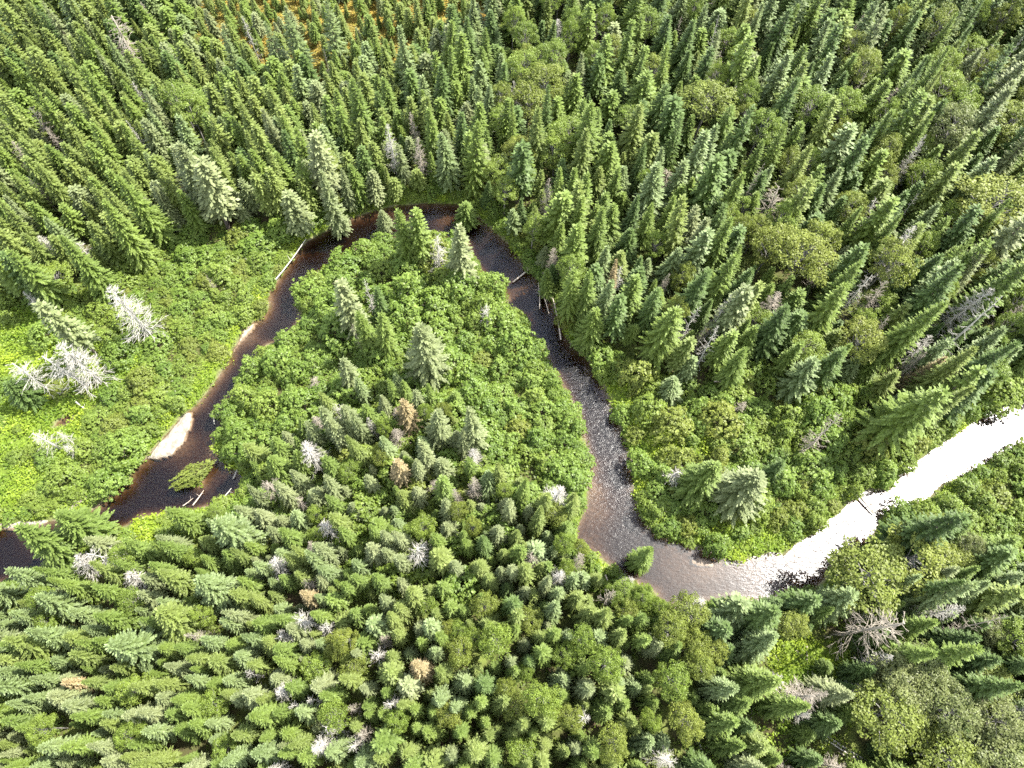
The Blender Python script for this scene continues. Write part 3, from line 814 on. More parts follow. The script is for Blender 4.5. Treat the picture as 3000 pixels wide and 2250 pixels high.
    ('fir', 'dark', 2393, 1754, 8.5, 3.8, 'bright-lit green fir at the near water edge'),
    ('fir', 'blue', 2271, 1884, 9.5, 3.8, 'blue-topped fir below the near right bank'),
    ('fir', 'mid', 2253, 1988, 9.5, 4.4, 'large green fir left of the fallen logs'),
    ('fir', 'dark', 2136, 1818, 8.5, 4.2, 'round dark fir below the curly white snag'),
    ('fir', 'pale', 2497, 2024, 8.5, 3.4, 'pale green fir right of the crossing logs'),
    ('fir', 'dark', 3000, 2010, 12, 3.8, 'dark fir at the right edge near the lower corner'),
    ('fir', 'mid', 2442, 1950, 3.2, 2.0, 'small green fir right of the crossing logs'),
    # ---- larches beside the bog
    ('larch', 'blue', 852, 30, 10, 3.8, 'feathery light green larch left of the bog'),
    ('larch', 'blue', 950, 10, 10.5, 3.6, 'feathery light green larch in the middle of the bog'),
    ('larch', 'blue', 650, 92, 8, 2.6, 'small feathery larch at the upper left'),
    ('larch', 'blue', 785, 70, 9, 3.2, 'slim feathery larch at the left bog edge'),
]
# rounded broadleaved trees: class, px of the crown's middle, height, width, label
ROUND = [
    ('birch', 1597, 267, 9.5, 5.0, 'largest yellow birch in the far forest'), ('birch', 1545, 315, 8.5, 5.0, 'yellow birch lower left of the largest far one'),
    ('aspen', 1538, 220, 9, 4.6, 'green round birch left of the far yellow birches'), ('aspen', 1630, 205, 9, 4.0, 'green round birch above the far yellow birches'),
    ('aspen', 1655, 412, 8.5, 4.6, 'tall bright birch in front of the bushy pine'), ('aspen', 1628, 462, 8, 4.0, 'leafy bright birch below the yellow-lit spruce'),
    ('birch', 2059, 330, 9, 6.4, 'wide yellow-green birch in the upper right forest'), ('aspen', 2362, 332, 9.5, 4.6, 'round green birch right of the wide yellow one'),
    ('birch', 2732, 92, 9.5, 4.6, 'yellow birch near the top right corner'), ('birch', 2510, 218, 9, 4.4, 'yellowish birch in the upper right forest'),
    ('birch', 2945, 62, 10, 4.6, 'yellow birch nearest the top right corner'), ('aspen', 2742, 275, 9, 5.0, 'bright leafy birch in the right forest, upper of two'),
    ('aspen', 2790, 322, 9, 4.6, 'bright leafy birch in the right forest, lower of two'), ('aspen', 2222, 398, 9, 4.6, 'pale round birch left of the dark gap'),
    ('aspen', 2452, 342, 9, 4.2, 'lit green birch beside the upper right dark firs'), ('pale', 2775, 405, 11, 6.0, 'greyish wide birch in the right forest'),
    ('birch', 2930, 390, 10, 6.0, 'yellow-green birch at the right edge of the upper forest'), ('birch', 2905, 620, 11, 8.6, 'huge spreading yellow-green birch at the right edge'),
    ('birch', 2250, 735, 10, 4.6, 'yellow-green birch left of the big birch cluster'), ('birch', 2330, 780, 11, 6.2, 'broad yellow-green birch, main one of the cluster'),
    ('birch', 2385, 735, 10.5, 4.8, 'yellow-green birch at the back of the birch cluster'), ('birch', 2590, 790, 11, 5.0, 'yellow-green birch behind the grey bare-branched tree'),
    ('birch', 2505, 1005, 9, 4.6, 'golden birch right of the pointed dark fir'), ('aspen', 2280, 660, 9, 4.0, 'leafy green birch above the birch cluster'),
    ('aspen', 533, 310, 9, 4.4, 'light green round birch in the upper left spruces'), ('aspen', 562, 345, 8.5, 4.2, 'second light green birch just below the first in the left spruces'),
    ('aspen', 168, 825, 5, 4.0, 'bright round bush-like birch at the top of the left alders'),
    ('birch', 2655, 1630, 9, 6.6, 'big round yellow-green birch on the near right bank'), ('birch', 2535, 1690, 9, 7.0, 'spreading yellow-green birch with grey limbs on the near bank'),
    ('birch', 2580, 2085, 8.5, 6.0, 'round golden-green birch at the lower right'), ('pale', 2760, 2075, 9, 5.0, 'greyish round birch right of the golden-green one'),
    ('pale', 2895, 2105, 8.5, 4.6, 'grey-green round birch near the lower right corner'), ('pale', 2612, 2010, 8.5, 4.8, 'grey-twigged birch above the golden-green one'),
    ('pale', 2705, 1990, 8.5, 4.8, 'grey-twigged round birch right of the other one'), ('birch', 2900, 2010, 5, 4.4, 'low bright leafy birch near the right edge'),
    ('birch', 2740, 2215, 8, 5.4, 'yellow-green birch at the bottom edge of the right corner'), ('pale', 2900, 2225, 8, 5.8, 'pale birch at the lower right corner'),
    ('aspen', 1775, 1955, 9, 3.2, 'round bright birch, lower middle forest'), ('aspen', 1592, 2035, 9, 3.0, 'round green birch left of the brown clearing'),
    ('aspen', 1470, 1880, 8.5, 3.0, 'leafy yellow-green birch in the lower middle'), ('aspen', 1700, 1880, 8, 2.6, 'vivid green birch in the lower middle'),
    ('birch', 1025, 1870, 8.5, 2.2, 'bright yellow birch in the lower middle forest'), ('birch', 1355, 1905, 8, 2.4, 'golden yellow birch in the lower middle forest'),
    ('birch', 1950, 1850, 8.5, 3.2, 'yellowish birch below the leaning river fir'), ('birch', 2010, 1795, 7.5, 3.6, 'yellow-green birch on the near bank beside the grey water'),
    ('birch', 2040, 1950, 8, 3.0, 'bright yellow-green birch right of the middle'), ('aspen', 1960, 2000, 8, 3.2, 'leafy birch in the lower middle, right'),
    ('birch', 1785, 2170, 8, 2.8, 'bright yellow-green tree by the brown clearing'), ('birch', 2000, 2120, 8, 3.0, 'yellowish birch at the lower middle right'),
    ('aspen', 1240, 1545, 6.5, 2.4, 'vivid light green birch above the pinkish snag'), ('birch', 2020, 1900, 7.5, 2.8, 'olive birch right of the lower middle'),
]

ZA = {  # alder thickets
    'left': [(-300, 800), (0, 830), (130, 880), (260, 840), (400, 770), (500, 700), (650, 685), (830, 655), (950, 640), (1010, 640), (880, 740), (840, 800), (790, 900), (700, 990), (660, 1090), (560, 1200), (420, 1350), (330, 1440), (180, 1500), (0, 1530), (-300, 1560)],
    'peninsula': [(683, 1419), (640, 1340), (600, 1290), (640, 1130), (760, 970), (850, 900), (860, 810), (920, 770), (1060, 690), (1250, 660), (1360, 690), (1420, 780), (1500, 860), (1600, 1000), (1700, 1180), (1730, 1290), (1735, 1440), (1710, 1500), (1600, 1460), (1480, 1410), (1400, 1340), (1330, 1240), (1180, 1160), (1010, 1180), (950, 1260), (850, 1310), (760, 1360)],
    'right': [(1700, 1020), (1760, 1000), (1850, 1060), (2000, 1120), (2200, 1090), (2330, 1120), (2520, 1120), (2560, 1200), (2720, 1240), (2850, 1150), (3000, 1080), (3300, 950), (3300, 1060), (3000, 1184), (2900, 1200), (2770, 1300), (2600, 1440), (2460, 1500), (2300, 1630), (2150, 1650), (2000, 1600), (1880, 1530), (1850, 1400), (1820, 1250), (1780, 1140)],
    'lower left': [(230, 1560), (370, 1505), (640, 1460), (740, 1400), (800, 1440), (740, 1500), (590, 1520), (560, 1600), (470, 1640), (360, 1610), (280, 1620)],
    'lower right': [(2600, 1520), (2690, 1470), (2790, 1410), (3000, 1310), (3300, 1200), (3300, 1680), (3000, 1700), (2920, 1690), (2840, 1600), (2700, 1560)],
}
ZM = {  # bright low herbs
    'left': [(-300, 900), (160, 900), (260, 1000), (420, 1010), (430, 1120), (300, 1170), (260, 1270), (240, 1340), (150, 1420), (40, 1490), (-300, 1560)],
    'left bank': [(770, 890), (720, 930), (600, 1050), (560, 1140), (430, 1300), (330, 1410), (180, 1490), (210, 1500), (380, 1400), (490, 1270), (600, 1160), (690, 1000)],
    'right bank': [(1730, 1060), (1800, 1080), (1880, 1140), (2000, 1200), (2110, 1280), (2080, 1340), (1960, 1330), (1870, 1380), (1830, 1290), (1790, 1180)],
    'right point': [(2050, 1560), (2180, 1500), (2280, 1540), (2320, 1600), (2200, 1640), (2110, 1620)],
    'log clearing': [(2240, 1890), (2320, 1860), (2480, 1880), (2500, 1960), (2400, 2020), (2270, 2030)],
    'lower right': [(1990, 2080), (2200, 2060), (2450, 2110), (2620, 2110), (2780, 2190), (2800, 2400), (2000, 2400)],
    'lower left': [(370, 1500), (560, 1470), (700, 1440), (560, 1560), (480, 1640), (380, 1570)],
}
ZBOG = [(560, -300), (1450, -300), (1480, 40), (1380, 120), (1150, 200), (930, 250), (720, 220), (590, 110)]
ZMIX = [(700, 1340), (1000, 1190), (1330, 1250), (1500, 1430), (1610, 1490), (1500, 1580), (1350, 1580), (1400, 1720), (1100, 1750), (1000, 1650), (660, 1580), (760, 1430)]
ZOPEN = [ZM['log clearing'], [(2390, 2130), (2440, 2130), (2570, 2225), (2540, 2270), (2480, 2260), (2380, 2170)], [(1690, 2090), (1790, 2090), (1860, 2150), (1800, 2200), (1700, 2170)], POND_PX, [(70, 1200), (230, 1150), (260, 1240), (120, 1300)]]

SUN_EL, SUN_AZ = math.radians(54.7), math.radians(27.4)     # azimuth from +x towards +y


def z_at(x, y):
    return terrain(np.array([[x, y]]))[0]


def hits_water(x, y, h, w, dome=False):
    ts = (0.0, .35, .7, 1.0) if not dome else (.2, .6, .9)
    P = []
    for t in ts:
        r_ = w / 2 * ((1 - t) if not dome else math.sqrt(max(0, 1 - t * t)))
        for a in range(6):
            P.append((x + r_ * .88 * math.cos(a * TAU / 6), y + r_ * .88 * math.sin(a * TAU / 6), t * h + .4))
    P = np.array(P)
    px = project(P[:, 0], P[:, 1], P[:, 2])
    m_ = inside(px, WATER_PX)
    for b_ in BARS_PX.values():
        m_ |= inside(px, b_)
    return m_.mean()


trees, bushes = [], []
for (kind, cl, px, py, h, w, lab) in HAND:
    g = ground(px, py, h + .4)
    trees.append(new_tree(kind, cl, g[0], g[1], h, w, label=lab, hand=True))
for (cl, px, py, h, w, lab) in ROUND:
    g = ground(px, py, h * .62)
    trees.append(new_tree('birch', cl, g[0], g[1], h, w, label=lab, hand=True))

# ---- the rest of the forest, thrown like darts
CELL = 3.0
grid = {}


def near_ok(x, y, r_, k=1.0):
    gx, gy = int(x // CELL), int(y // CELL)
    for i in range(gx - 2, gx + 3):
        for j in range(gy - 2, gy + 3):
            for (a, b, rb) in grid.get((i, j), ()):
                if (a - x) ** 2 + (b - y) ** 2 < (k * (r_ + rb) * .5) ** 2:
                    return False
    return True


def put(x, y, r_):
    grid.setdefault((int(x // CELL), int(y // CELL)), []).append((x, y, r_))


for T in trees:
    put(T['x'], T['y'], T['w'] * (.62 if T['kind'] != 'snag' else .35))

SEE = []
for T in trees:
    z0 = z_at(T['x'], T['y'])
    for t in (.5, .72, .93) if T['kind'] != 'birch' else (.6, .85):
        SEE.append((*project(T['x'], T['y'], z0 + t * T['h']), math.hypot(T['x'], T['y'])))
for p in [(2366, 1940), (2366, 1965), (2375, 2002), (2420, 2000), (2460, 1908), (2345, 1918), (2779, 1980), (2440, 2172), (2474, 2187), (2500, 2205), (2327, 2161), (2156, 2165), (2056, 2195), (2858, 2032), (1790, 1720), (1806, 1756),
          (1770, 1855), (1340, 1367), (1420, 1388), (2120, 1116), (850, 760), (237, 1188), (1545, 790), (1630, 930), (2279, 1932)]:
    g = ground(*p, .7)
    SEE.append((*p, math.hypot(*g) + 1.0))
SEE = np.array(SEE)


def blocks(x, y, h, w):
    """would a tree here stand between the lens and one of the named trees"""
    rr = math.hypot(x, y)
    m_ = (SEE[:, 2] > rr)
    if not m_.any():
        return False
    a, b = project(x, y, .5), project(x, y, h + .5)
    ab = b - a
    q_ = SEE[m_, :2] - a
    t = (q_ @ ab) / max(ab @ ab, 1e-6)
    d_ = np.abs(q_ @ np.array([-ab[1], ab[0]])) / max(np.linalg.norm(ab), 1e-6)
    wpx = w / 2 / math.sqrt(rr * rr + (CAM_H - h * .5) ** 2) * F_PX
    return bool(((t > 0) & (t < 1.02) & (d_ < wpx * (1.1 - .9 * np.clip(t, 0, 1)) + 5)).any())


cand = np.stack([rng.uniform(-118, 122, 90000), rng.uniform(-26, 140, 90000)], -1)
cpx = project(cand[:, 0], cand[:, 1], 4.0)
keep = (cpx[:, 0] > -330) & (cpx[:, 0] < 3330) & (cpx[:, 1] > -260) & (cpx[:, 1] < 2520)
cand, cpx = cand[keep], cpx[keep]
csd = river_sd(cand)
bpx = project(cand[:, 0], cand[:, 1], 0.5)
in_alder = np.zeros(len(cand), bool)
for k, pl in ZA.items():
    in_alder |= inside(bpx, pl)
in_open = np.zeros(len(cand), bool)
for pl in list(ZM.values()) + ZOPEN:
    in_open |= inside(bpx, pl)
in_gap = np.zeros(len(cand), bool)
for pl in ZOPEN:
    in_gap |= inside(bpx, pl)
in_bog = inside(bpx, ZBOG)
in_mix = inside(bpx, ZMIX)
_bp = ground(np.array(ZBOG)[:, 0], np.array(ZBOG)[:, 1], .5)
bogk = 1 - sstep(0, 16, seg_dist(cand, _bp))
tall = vnoise(cand[:, 0] * .11 + 3, cand[:, 1] * .11 + 8)
mix = vnoise(cand[:, 0] * .16 + 30, cand[:, 1] * .16 + 17)


def pick(pairs):
    a = np.array([p[1] for p in pairs], float)
    return pairs[int(rng.choice(len(pairs), p=a / a.sum()))][0]


for i in range(len(cand)):
    if csd[i] < .5 or in_alder[i] or in_gap[i]:
        continue
    x, y = cand[i]
    px, py = bpx[i]
    u = rng.random()
    kind = 'fir'
    if in_open[i] and u > (.06 if py < 2040 else .35) or in_mix[i] and u > .42:
        continue
    if in_mix[i]:
        u /= .42
    if in_bog[i]:
        if u > .22:
            continue
        kind = 'spruce'; cl = pick([('yellow', .6), ('mid', .3), ('pale', .1)]); h = rng.uniform(2.0, 5.2); w = h * rng.uniform(.32, .46)
    elif py < 700 and px < 1300 or px < 700 and py < 900:           # thin spruces of the upper left
        kind = 'spruce' if u < .82 else 'fir'
        cl = pick([('yellow', .38 + .3 * (mix[i] > .5)), ('mid', .36), ('pale', .12), ('dark', .08), ('blue', .06)])
        h = rng.uniform(6.5, 10.5) * (.85 + .25 * tall[i]) * (1 - .45 * bogk[i]); w = rng.uniform(2.1, 3.3)
    elif py < 1150 and px >= 1300 or px > 2600 and py < 1350:       # taller forest beyond the river
        kind = 'spruce' if u < .5 else 'fir'
        cl = pick([('dark', .30), ('mid', .38), ('blue', .12), ('yellow', .13), ('pale', .07)])
        k = .8 + .3 * np.clip((px - 1300) / 1600, 0, 1)
        h = rng.uniform(7.0, 12.5) * k * (.85 + .3 * tall[i]); w = rng.uniform(2.3, 4.1) * (.8 + .25 * k)
        if u > .86:
            kind = 'birch'; cl = pick([('aspen', .7), ('birch', .3)]); h = rng.uniform(6, 9); w = rng.uniform(2.6, 4.2)
    elif px < 1000:                                                 # pale firs of the lower left
        kind = 'fir' if u < .93 else 'birch'
        cl = pick([('mid', .34), ('blue', .24), ('yellow', .28), ('pale', .16)])
        h = rng.uniform(5.0, 9.0); w = rng.uniform(1.7, 2.9)
        if kind == 'birch':
            cl = 'aspen'; h = rng.uniform(4, 6.5); w = rng.uniform(1.8, 2.8)
    elif px < 1950:                                                 # mixed lower middle
        kind = 'fir' if u < .66 else ('spruce' if u < .82 else 'birch')
        cl = pick([('mid', .38), ('blue', .16), ('yellow', .28), ('pale', .12), ('dark', .06)])
        h = rng.uniform(5.0, 9.0); w = rng.uniform(1.6, 2.7)
        if kind == 'birch':
            cl = pick([('aspen', .6), ('birch', .4)]); h = rng.uniform(4.5, 7.0); w = rng.uniform(1.6, 2.7)
    else:
        kind = 'fir' if u < .55 else ('spruce' if u < .7 else 'birch')
        cl = pick([('dark', .36), ('mid', .34), ('blue', .14), ('yellow', .14), ('pale', .06)])
        h = rng.uniform(5.5, 10); w = rng.uniform(2.2, 3.4)
        if kind == 'birch':
            cl = pick([('pale', .45), ('birch', .4), ('aspen', .2)]); h = rng.uniform(5, 8); w = rng.uniform(2.6, 4.2)
    if in_mix[i] and kind in ('fir', 'spruce'):
        cl = pick([('pale', .42), ('mid', .3), ('yellow', .16), ('blue', .12)])
        if rng.random() < .06:
            u = 0
    if u < .016 and not in_bog[i]:
        kind = 'snag'; cl = pick([('greyer', .7), ('grey', .3)]); h *= .9; w = rng.uniform(1.4, 2.6)
    small = rng.random()
    if kind in ('fir', 'spruce') and small < .22:
        h *= rng.uniform(.4, .7); w *= rng.uniform(.6, .8)
    r_ = w * ((.66 if py < 1300 else .56) if kind != 'snag' else .6)
    if not near_ok(x, y, r_):
        continue
    if blocks(x, y, h, w) or hits_water(x, y, h, w) > 0.02:
        continue
    put(x, y, r_)
    trees.append(new_tree(kind, cl, x, y, h, w))

# ---- alder bushes
grid_b = {}
order = np.argsort(rng.random(len(cand)))
for i in order:
    if not (in_alder[i] or in_mix[i] or (0.4 < csd[i] < 3.0)) or csd[i] < .35 or in_gap[i]:
        continue
    x, y = cand[i]
    px, py = bpx[i]
    pen = inside(np.array([[px, py]]), ZA['peninsula'])[0]
    lf = px < 1000 and not pen
    if in_open[i] and rng.random() > (.05 if px < 800 else .16):
        continue
    w = rng.choice([1.7, 2.3, 3.0, 3.8, 4.4], p=[.16, .26, .28, .2, .1]) * rng.uniform(.88, 1.12) * (.85 if lf else 1.0)
    h = w * rng.uniform(.62, .98) if not lf else w * rng.uniform(.42, .72)
    if not in_alder[i] and not in_mix[i]:
        h = rng.uniform(.9, 1.8); w = rng.uniform(1.2, 2.0)
    gx, gy = int(x // CELL), int(y // CELL)
    ok = True
    for a in range(gx - 1, gx + 2):
        for b in range(gy - 1, gy + 2):
            for (ax_, ay_, aw) in grid_b.get((a, b), ()):
                if (ax_ - x) ** 2 + (ay_ - y) ** 2 < ((w + aw) * .29) ** 2:
                    ok = False
    if not ok or hits_water(x, y, h, w, True) > .20 or blocks(x, y, h, w * .8):
        continue
    grid_b.setdefault((gx, gy), []).append((x, y, w))
    bushes.append(new_tree('alder', pick([('alder', .78), ('aspen', .2), ('birch', .02)]) if pen else pick([('alder', .45), ('aspen', .43), ('birch', .12)]), x, y, h, w))

allT = trees + bushes
zz = terrain(np.array([[T['x'], T['y']] for T in allT]))
for T, z in zip(allT, zz):
    T['z'] = float(max(z, -.3)) - .02
    mid = project(T['x'], T['y'], T['z'] + T['h'] * .55)
    top = project(T['x'], T['y'], T['z'] + T['h'])
    bot = project(T['x'], T['y'], T['z'])
    T['px'] = mid
    dist = math.sqrt(T['x'] ** 2 + T['y'] ** 2 + (CAM_H - T['h'] * .6) ** 2)
    wpx = T['w'] / dist * F_PX
    T['area'] = wpx * (np.linalg.norm(top - bot) * .6 + wpx * .6)
    T['in'] = bool(15 < mid[0] < W_PX - 15 and 15 < mid[1] < H_PX - 15 and -10 < top[0] < W_PX + 10 and -10 < top[1] < H_PX + 10)
print('trees', len(trees), 'bushes', len(bushes), {k: sum(T['kind'] == k for T in allT) for k in OBJNAME})
# ------------------------------------------------------------------ which trees stand as things of their own
MAX_EACH = 300
solo, rest = [], []
for kind in OBJNAME:
    ts = [T for T in allT if T['kind'] == kind]
    ts.sort(key=lambda T: (-int(T.get('hand', False)), -int(T['in']), -T['area']))
    n_in = sum(T['in'] or T.get('hand', False) for T in ts)
    n = min(MAX_EACH, n_in)
    solo += ts[:n]
    rest += ts[n:]
for T in solo:
    plant(T)

LM = [('the bushy white left-bank snag', 370, 900), ('the twin white snags', 190, 1060), ('the small dark pond', 180, 1230), ('the white sandbar', 500, 1280),
      ('the leafy river islet', 566, 1404), ('the lower left water', 260, 1530), ('the starry white snag', 866, 1800), ('the wide tangled snag', 420, 1700),
      ('the narrow pale beach', 720, 980), ('the pale bank log', 850, 770), ('the river bend', 1230, 600), ('the peninsula-tip white snag', 1275, 740),
      ('the paired peninsula firs', 1090, 1000), ('the largest peninsula spruce', 1260, 1050), ('the fluffy peninsula snag', 920, 1340), ('the rusty-topped fir', 1200, 1220),
      ('the slim peninsula snag', 1420, 910), ('the round white waterside snag', 1628, 1460), ('the pinkish white snag', 1210, 1600), ('the leaning river fir', 1880, 1640),
      ('the orange dying fir', 1221, 1962), ('the bright snag pair', 935, 2150), ('the brown clearing', 1760, 2120), ('the curly bank snag', 2060, 1790),
      ('the gravel shoal', 2060, 1648), ('the crossing logs', 2350, 1980), ('the parallel logs', 2470, 2190), ('the upswept dead spruce', 2580, 1950),
      ('the tallest grey dead tree', 2580, 1850), ('the round near-bank birches', 2600, 1660), ('the big leaning dark fir', 2720, 1520), ('the logs in glittering water', 2540, 1470),
      ('the huge broad fir', 2660, 1180), ('the round grey-green spruce', 2190, 1440), ('the rusty bank fir', 1812, 810), ('the bridging log', 1540, 790),
      ('the spiky white snag', 2036, 930), ('the birch cluster', 2340, 770), ('the white dead spruce', 2650, 710), ('the spreading yellow birch', 2905, 620),
      ('the wide yellow birch', 2059, 330), ('the far yellow birches', 1590, 270), ('the bushy pine', 1725, 360), ('the white far-forest snag', 1140, 390),
      ('the yellow bog', 950, 70), ('the grey top-edge snag', 320, 40), ('the light green birch pair', 545, 330), ('the top right birches', 2830, 90),
      ('the golden-green birch', 2580, 2085), ('the bright yellow birch', 1025, 1870), ('the grey left-forest spruces', 540, 500), ('the silvery edge fir', 104, 1780),
      ('the dying alder spruce', 2410, 1280), ('the pale bottom-edge snag', 1150, 2062), ('the curly right-edge snag', 2895, 880), ('the upper forest edge snag', 60, 300)]
DIRS = ['right of', 'up-right of', 'above', 'up-left of', 'left of', 'down-left of', 'below', 'down-right of']
RANK = ['nearest', 'second nearest', 'third nearest', 'fourth nearest', 'fifth nearest', 'sixth nearest', 'seventh nearest', 'eighth nearest', 'ninth nearest', 'tenth nearest', 'eleventh nearest', 'twelfth nearest',
        'thirteenth nearest', 'fourteenth nearest', 'fifteenth nearest', 'sixteenth nearest', 'seventeenth nearest', 'eighteenth nearest']
COLOUR = {'dark': 'dark green', 'mid': 'mid green', 'yellow': 'yellow-green', 'blue': 'blue-green', 'pale': 'grey-green', 'rust': 'rusty', 'grey': 'whitish', 'greyer': 'grey', 'birch': 'yellow-green', 'aspen': 'bright green', 'alder': 'green'}
NOUN = {'fir': 'fir', 'spruce': 'spruce', 'birch': 'birch', 'alder': 'alder bush', 'snag': 'dead tree', 'larch': 'larch'}
GROUP = {'fir': 'fir trees of the forest', 'spruce': 'spruce trees of the forest', 'birch': 'birches among the conifers', 'alder': 'alder bushes along the river', 'snag': 'dead trees standing in the forest', 'larch': 'larches at the bog'}
buckets = {}
lm_px = np.array([(a, b) for _, a, b in LM], float)
for T in solo:
    if T.get('label'):
        continue
    d = T['px'] - lm_px
    j = int(np.argmin((d ** 2).sum(-1)))
    dx, dy = d[j]
    k = int(round(math.atan2(-dy, dx) / (math.pi / 4))) % 8
    if T['kind'] == 'alder':
        size = 'wide' if T['w'] > 3.1 else ('low' if T['h'] < 1.5 else '')
    elif T['kind'] in ('birch', 'snag'):
        size = 'small' if T['h'] < 6 else ('tall' if T['h'] > 9 else '')
    else:
        size = 'small' if T['h'] < 5.2 else ('tall' if T['h'] > 11.2 else ('broad' if T['w'] > 2.75 else ''))
    key = (j, k, T['kind'], size, COLOUR[T['cl']])
    buckets.setdefault(key, []).append((float(np.hypot(dx, dy)), T))
for (j, k, kind, size, colour), lst in buckets.items():
    lst.sort(key=lambda p: p[0])
    for n, (dd, T) in enumerate(lst):
        words_ = [size, colour, NOUN[kind], DIRS[k], LM[j][0]]
        if len(lst) > 1:
            words_.insert(0, RANK[min(n, len(RANK) - 1)])
        T['label'] = ' '.join(w for w in words_ if w)
for T in solo:
    o = T['obj']
    o['label'] = T['label']
    o['category'] = CATNAME[T['kind']]
    o['group'] = GROUP[T['kind']]


# ------------------------------------------------------------------ the uncountable rest of the forest: one object per kind
def scatter(name, label, cat, lst, solo_pool):
    src = {}
    for T in solo_pool:
        src.setdefault((T['kind'], T['cl'], T['v'] % len(PROTO[(T['kind'], T['cl'])])), T)
    keys = list(src)
    by_cl = {}
    for i, k in enumerate(keys):
        by_cl.setdefault((k[0], k[1]), []).append(i)
        by_cl.setdefault((k[0],), []).append(i)
    lst = [T for T in lst if (T['kind'],) in by_cl]
    if not lst:
        return
    P, S, Ro, I = [], [], [], []
    for T in lst:
        k = (T['kind'], T['cl'], T['v'] % len(PROTO[(T['kind'], T['cl'])]))
        i = keys.index(k) if k in src else (by_cl.get((T['kind'], T['cl'])) or by_cl[(T['kind'],)])[T['v'] % len(by_cl.get((T['kind'], T['cl'])) or by_cl[(T['kind'],)])]
        _, _, h0, r0 = PROTO[(keys[i][0], keys[i][1])][keys[i][2]]
        P.append((T['x'], T['y'], T['z'])); S.append((T['w'] / (2 * r0), T['w'] / (2 * r0), T['h'] / h0)); Ro.append((T['tx'], T['ty'], T['rot'])); I.append(i)
    me = bpy.data.meshes.new(name)
    me.vertices.add(len(P)); me.vertices.foreach_set('co', np.array(P, np.float32).ravel())
    a = me.attributes.new('size', 'FLOAT_VECTOR', 'POINT'); a.data.foreach_set('vector', np.array(S, np.float32).ravel())
    a = me.attributes.new('turn', 'FLOAT_VECTOR', 'POINT'); a.data.foreach_set('vector', np.array(Ro, np.float32).ravel())
    a = me.attributes.new('sort', 'INT', 'POINT'); a.data.foreach_set('value', np.array(I, np.int32))
    o = link(name, me)
    o['label'] = label; o['category'] = cat; o['kind'] = 'stuff'
    ng = bpy.data.node_groups.new(name, 'GeometryNodeTree')
    ng.interface.new_socket('Geometry', in_out='INPUT', socket_type='NodeSocketGeometry')
    ng.interface.new_socket('Geometry', in_out='OUTPUT', socket_type='NodeSocketGeometry')
    gi, go = ng.nodes.new('NodeGroupInput'), ng.nodes.new('NodeGroupOutput')
    Lk = ng.links.new

    def attr(n, t):
        x = ng.nodes.new('GeometryNodeInputNamedAttribute'); x.data_type = t; x.inputs['Name'].default_value = n
        return x.outputs['Attribute']
    sz, tu, so = attr('size', 'FLOAT_VECTOR'), attr('turn', 'FLOAT_VECTOR'), attr('sort', 'INT')
    er = ng.nodes.new('FunctionNodeEulerToRotation'); Lk(tu, er.inputs[0])
    join = ng.nodes.new('GeometryNodeJoinGeometry')
    for i, k in enumerate(keys):
        if i not in I:
            continue
        T = src[k]
        jj = ng.nodes.new('GeometryNodeJoinGeometry')
        for part in ('crown', 'trunk'):
            oi = ng.nodes.new('GeometryNodeObjectInfo'); oi.transform_space = 'ORIGINAL'
            oi.inputs['Object'].default_value = T[part]
            oi.inputs['As Instance'].default_value = False
            Lk(oi.outputs['Geometry'], jj.inputs[0])
        cp = ng.nodes.new('FunctionNodeCompare'); cp.data_type = 'INT'; cp.operation = 'EQUAL'
        ins = [s_ for s_ in cp.inputs if s_.enabled]
        Lk(so, ins[0]); ins[1].default_value = i
        ip = ng.nodes.new('GeometryNodeInstanceOnPoints')
        Lk(gi.outputs[0], ip.inputs['Points']); Lk(cp.outputs[0], ip.inputs['Selection'])
        Lk(jj.outputs[0], ip.inputs['Instance']); Lk(er.outputs[0], ip.inputs['Rotation']); Lk(sz, ip.inputs['Scale'])
        Lk(ip.outputs[0], join.inputs[0])
    Lk(join.outputs[0], go.inputs[0])
    md = o.modifiers.new('scatter', 'NODES'); md.node_group = ng
    print(name, len(P))


scatter('fir_forest', 'dense mass of smaller and farther green firs between the nearer ones', 'forest', [T for T in rest if T['kind'] == 'fir'], [T for T in solo if T['kind'] == 'fir'])
scatter('spruce_forest', 'dense mass of slim far spruces filling the upper forest', 'forest', [T for T in rest if T['kind'] == 'spruce'], [T for T in solo if T['kind'] == 'spruce'])
scatter('mixed_forest', 'birches and dead trees of the forest margin running past the photo edges', 'forest', [T for T in rest if T['kind'] in ('birch', 'snag', 'larch')], [T for T in solo if T['kind'] in ('birch', 'snag', 'larch')])
scatter('alder_thicket', 'smaller leafy alder scrub filling the gaps between the bigger bushes', 'thicket', [T for T in rest if T['kind'] == 'alder'], [T for T in solo if T['kind'] == 'alder'])


def setting(o, kind='structure'):
    o['kind'] = kind
    return o


# ------------------------------------------------------------------ ground
xs = np.concatenate([[-3500, -1500, -700, -350, -220, -160, -130], np.arange(-112, 112.1, .55), [130, 160, 220, 350, 700, 1500, 3500]])
ys = np.concatenate([[-3500, -1500, -700, -300, -140, -80, -45], np.arange(-28, 130.1, .55), [145, 170, 220, 350, 700, 1500, 3500]])
gx, gy = np.meshgrid(xs, ys)
pts = np.stack([gx.ravel(), gy.ravel()], -1)
sd = river_sd(pts)
gz = terrain(pts, sd)
nx, ny = len(xs), len(ys)
idx = np.arange(nx * ny).reshape(ny, nx)
fc = np.stack([idx[:-1, :-1], idx[:-1, 1:], idx[1:, 1:], idx[1:, :-1]], -1).reshape(-1, 4)
gpx = project(pts[:, 0], pts[:, 1], .3)
bogpoly = ground(np.array(ZBOG)[:, 0], np.array(ZBOG)[:, 1], .3)
bd = seg_dist(pts, bogpoly)
bd = np.where(inside(pts, bogpoly), bd, -bd)
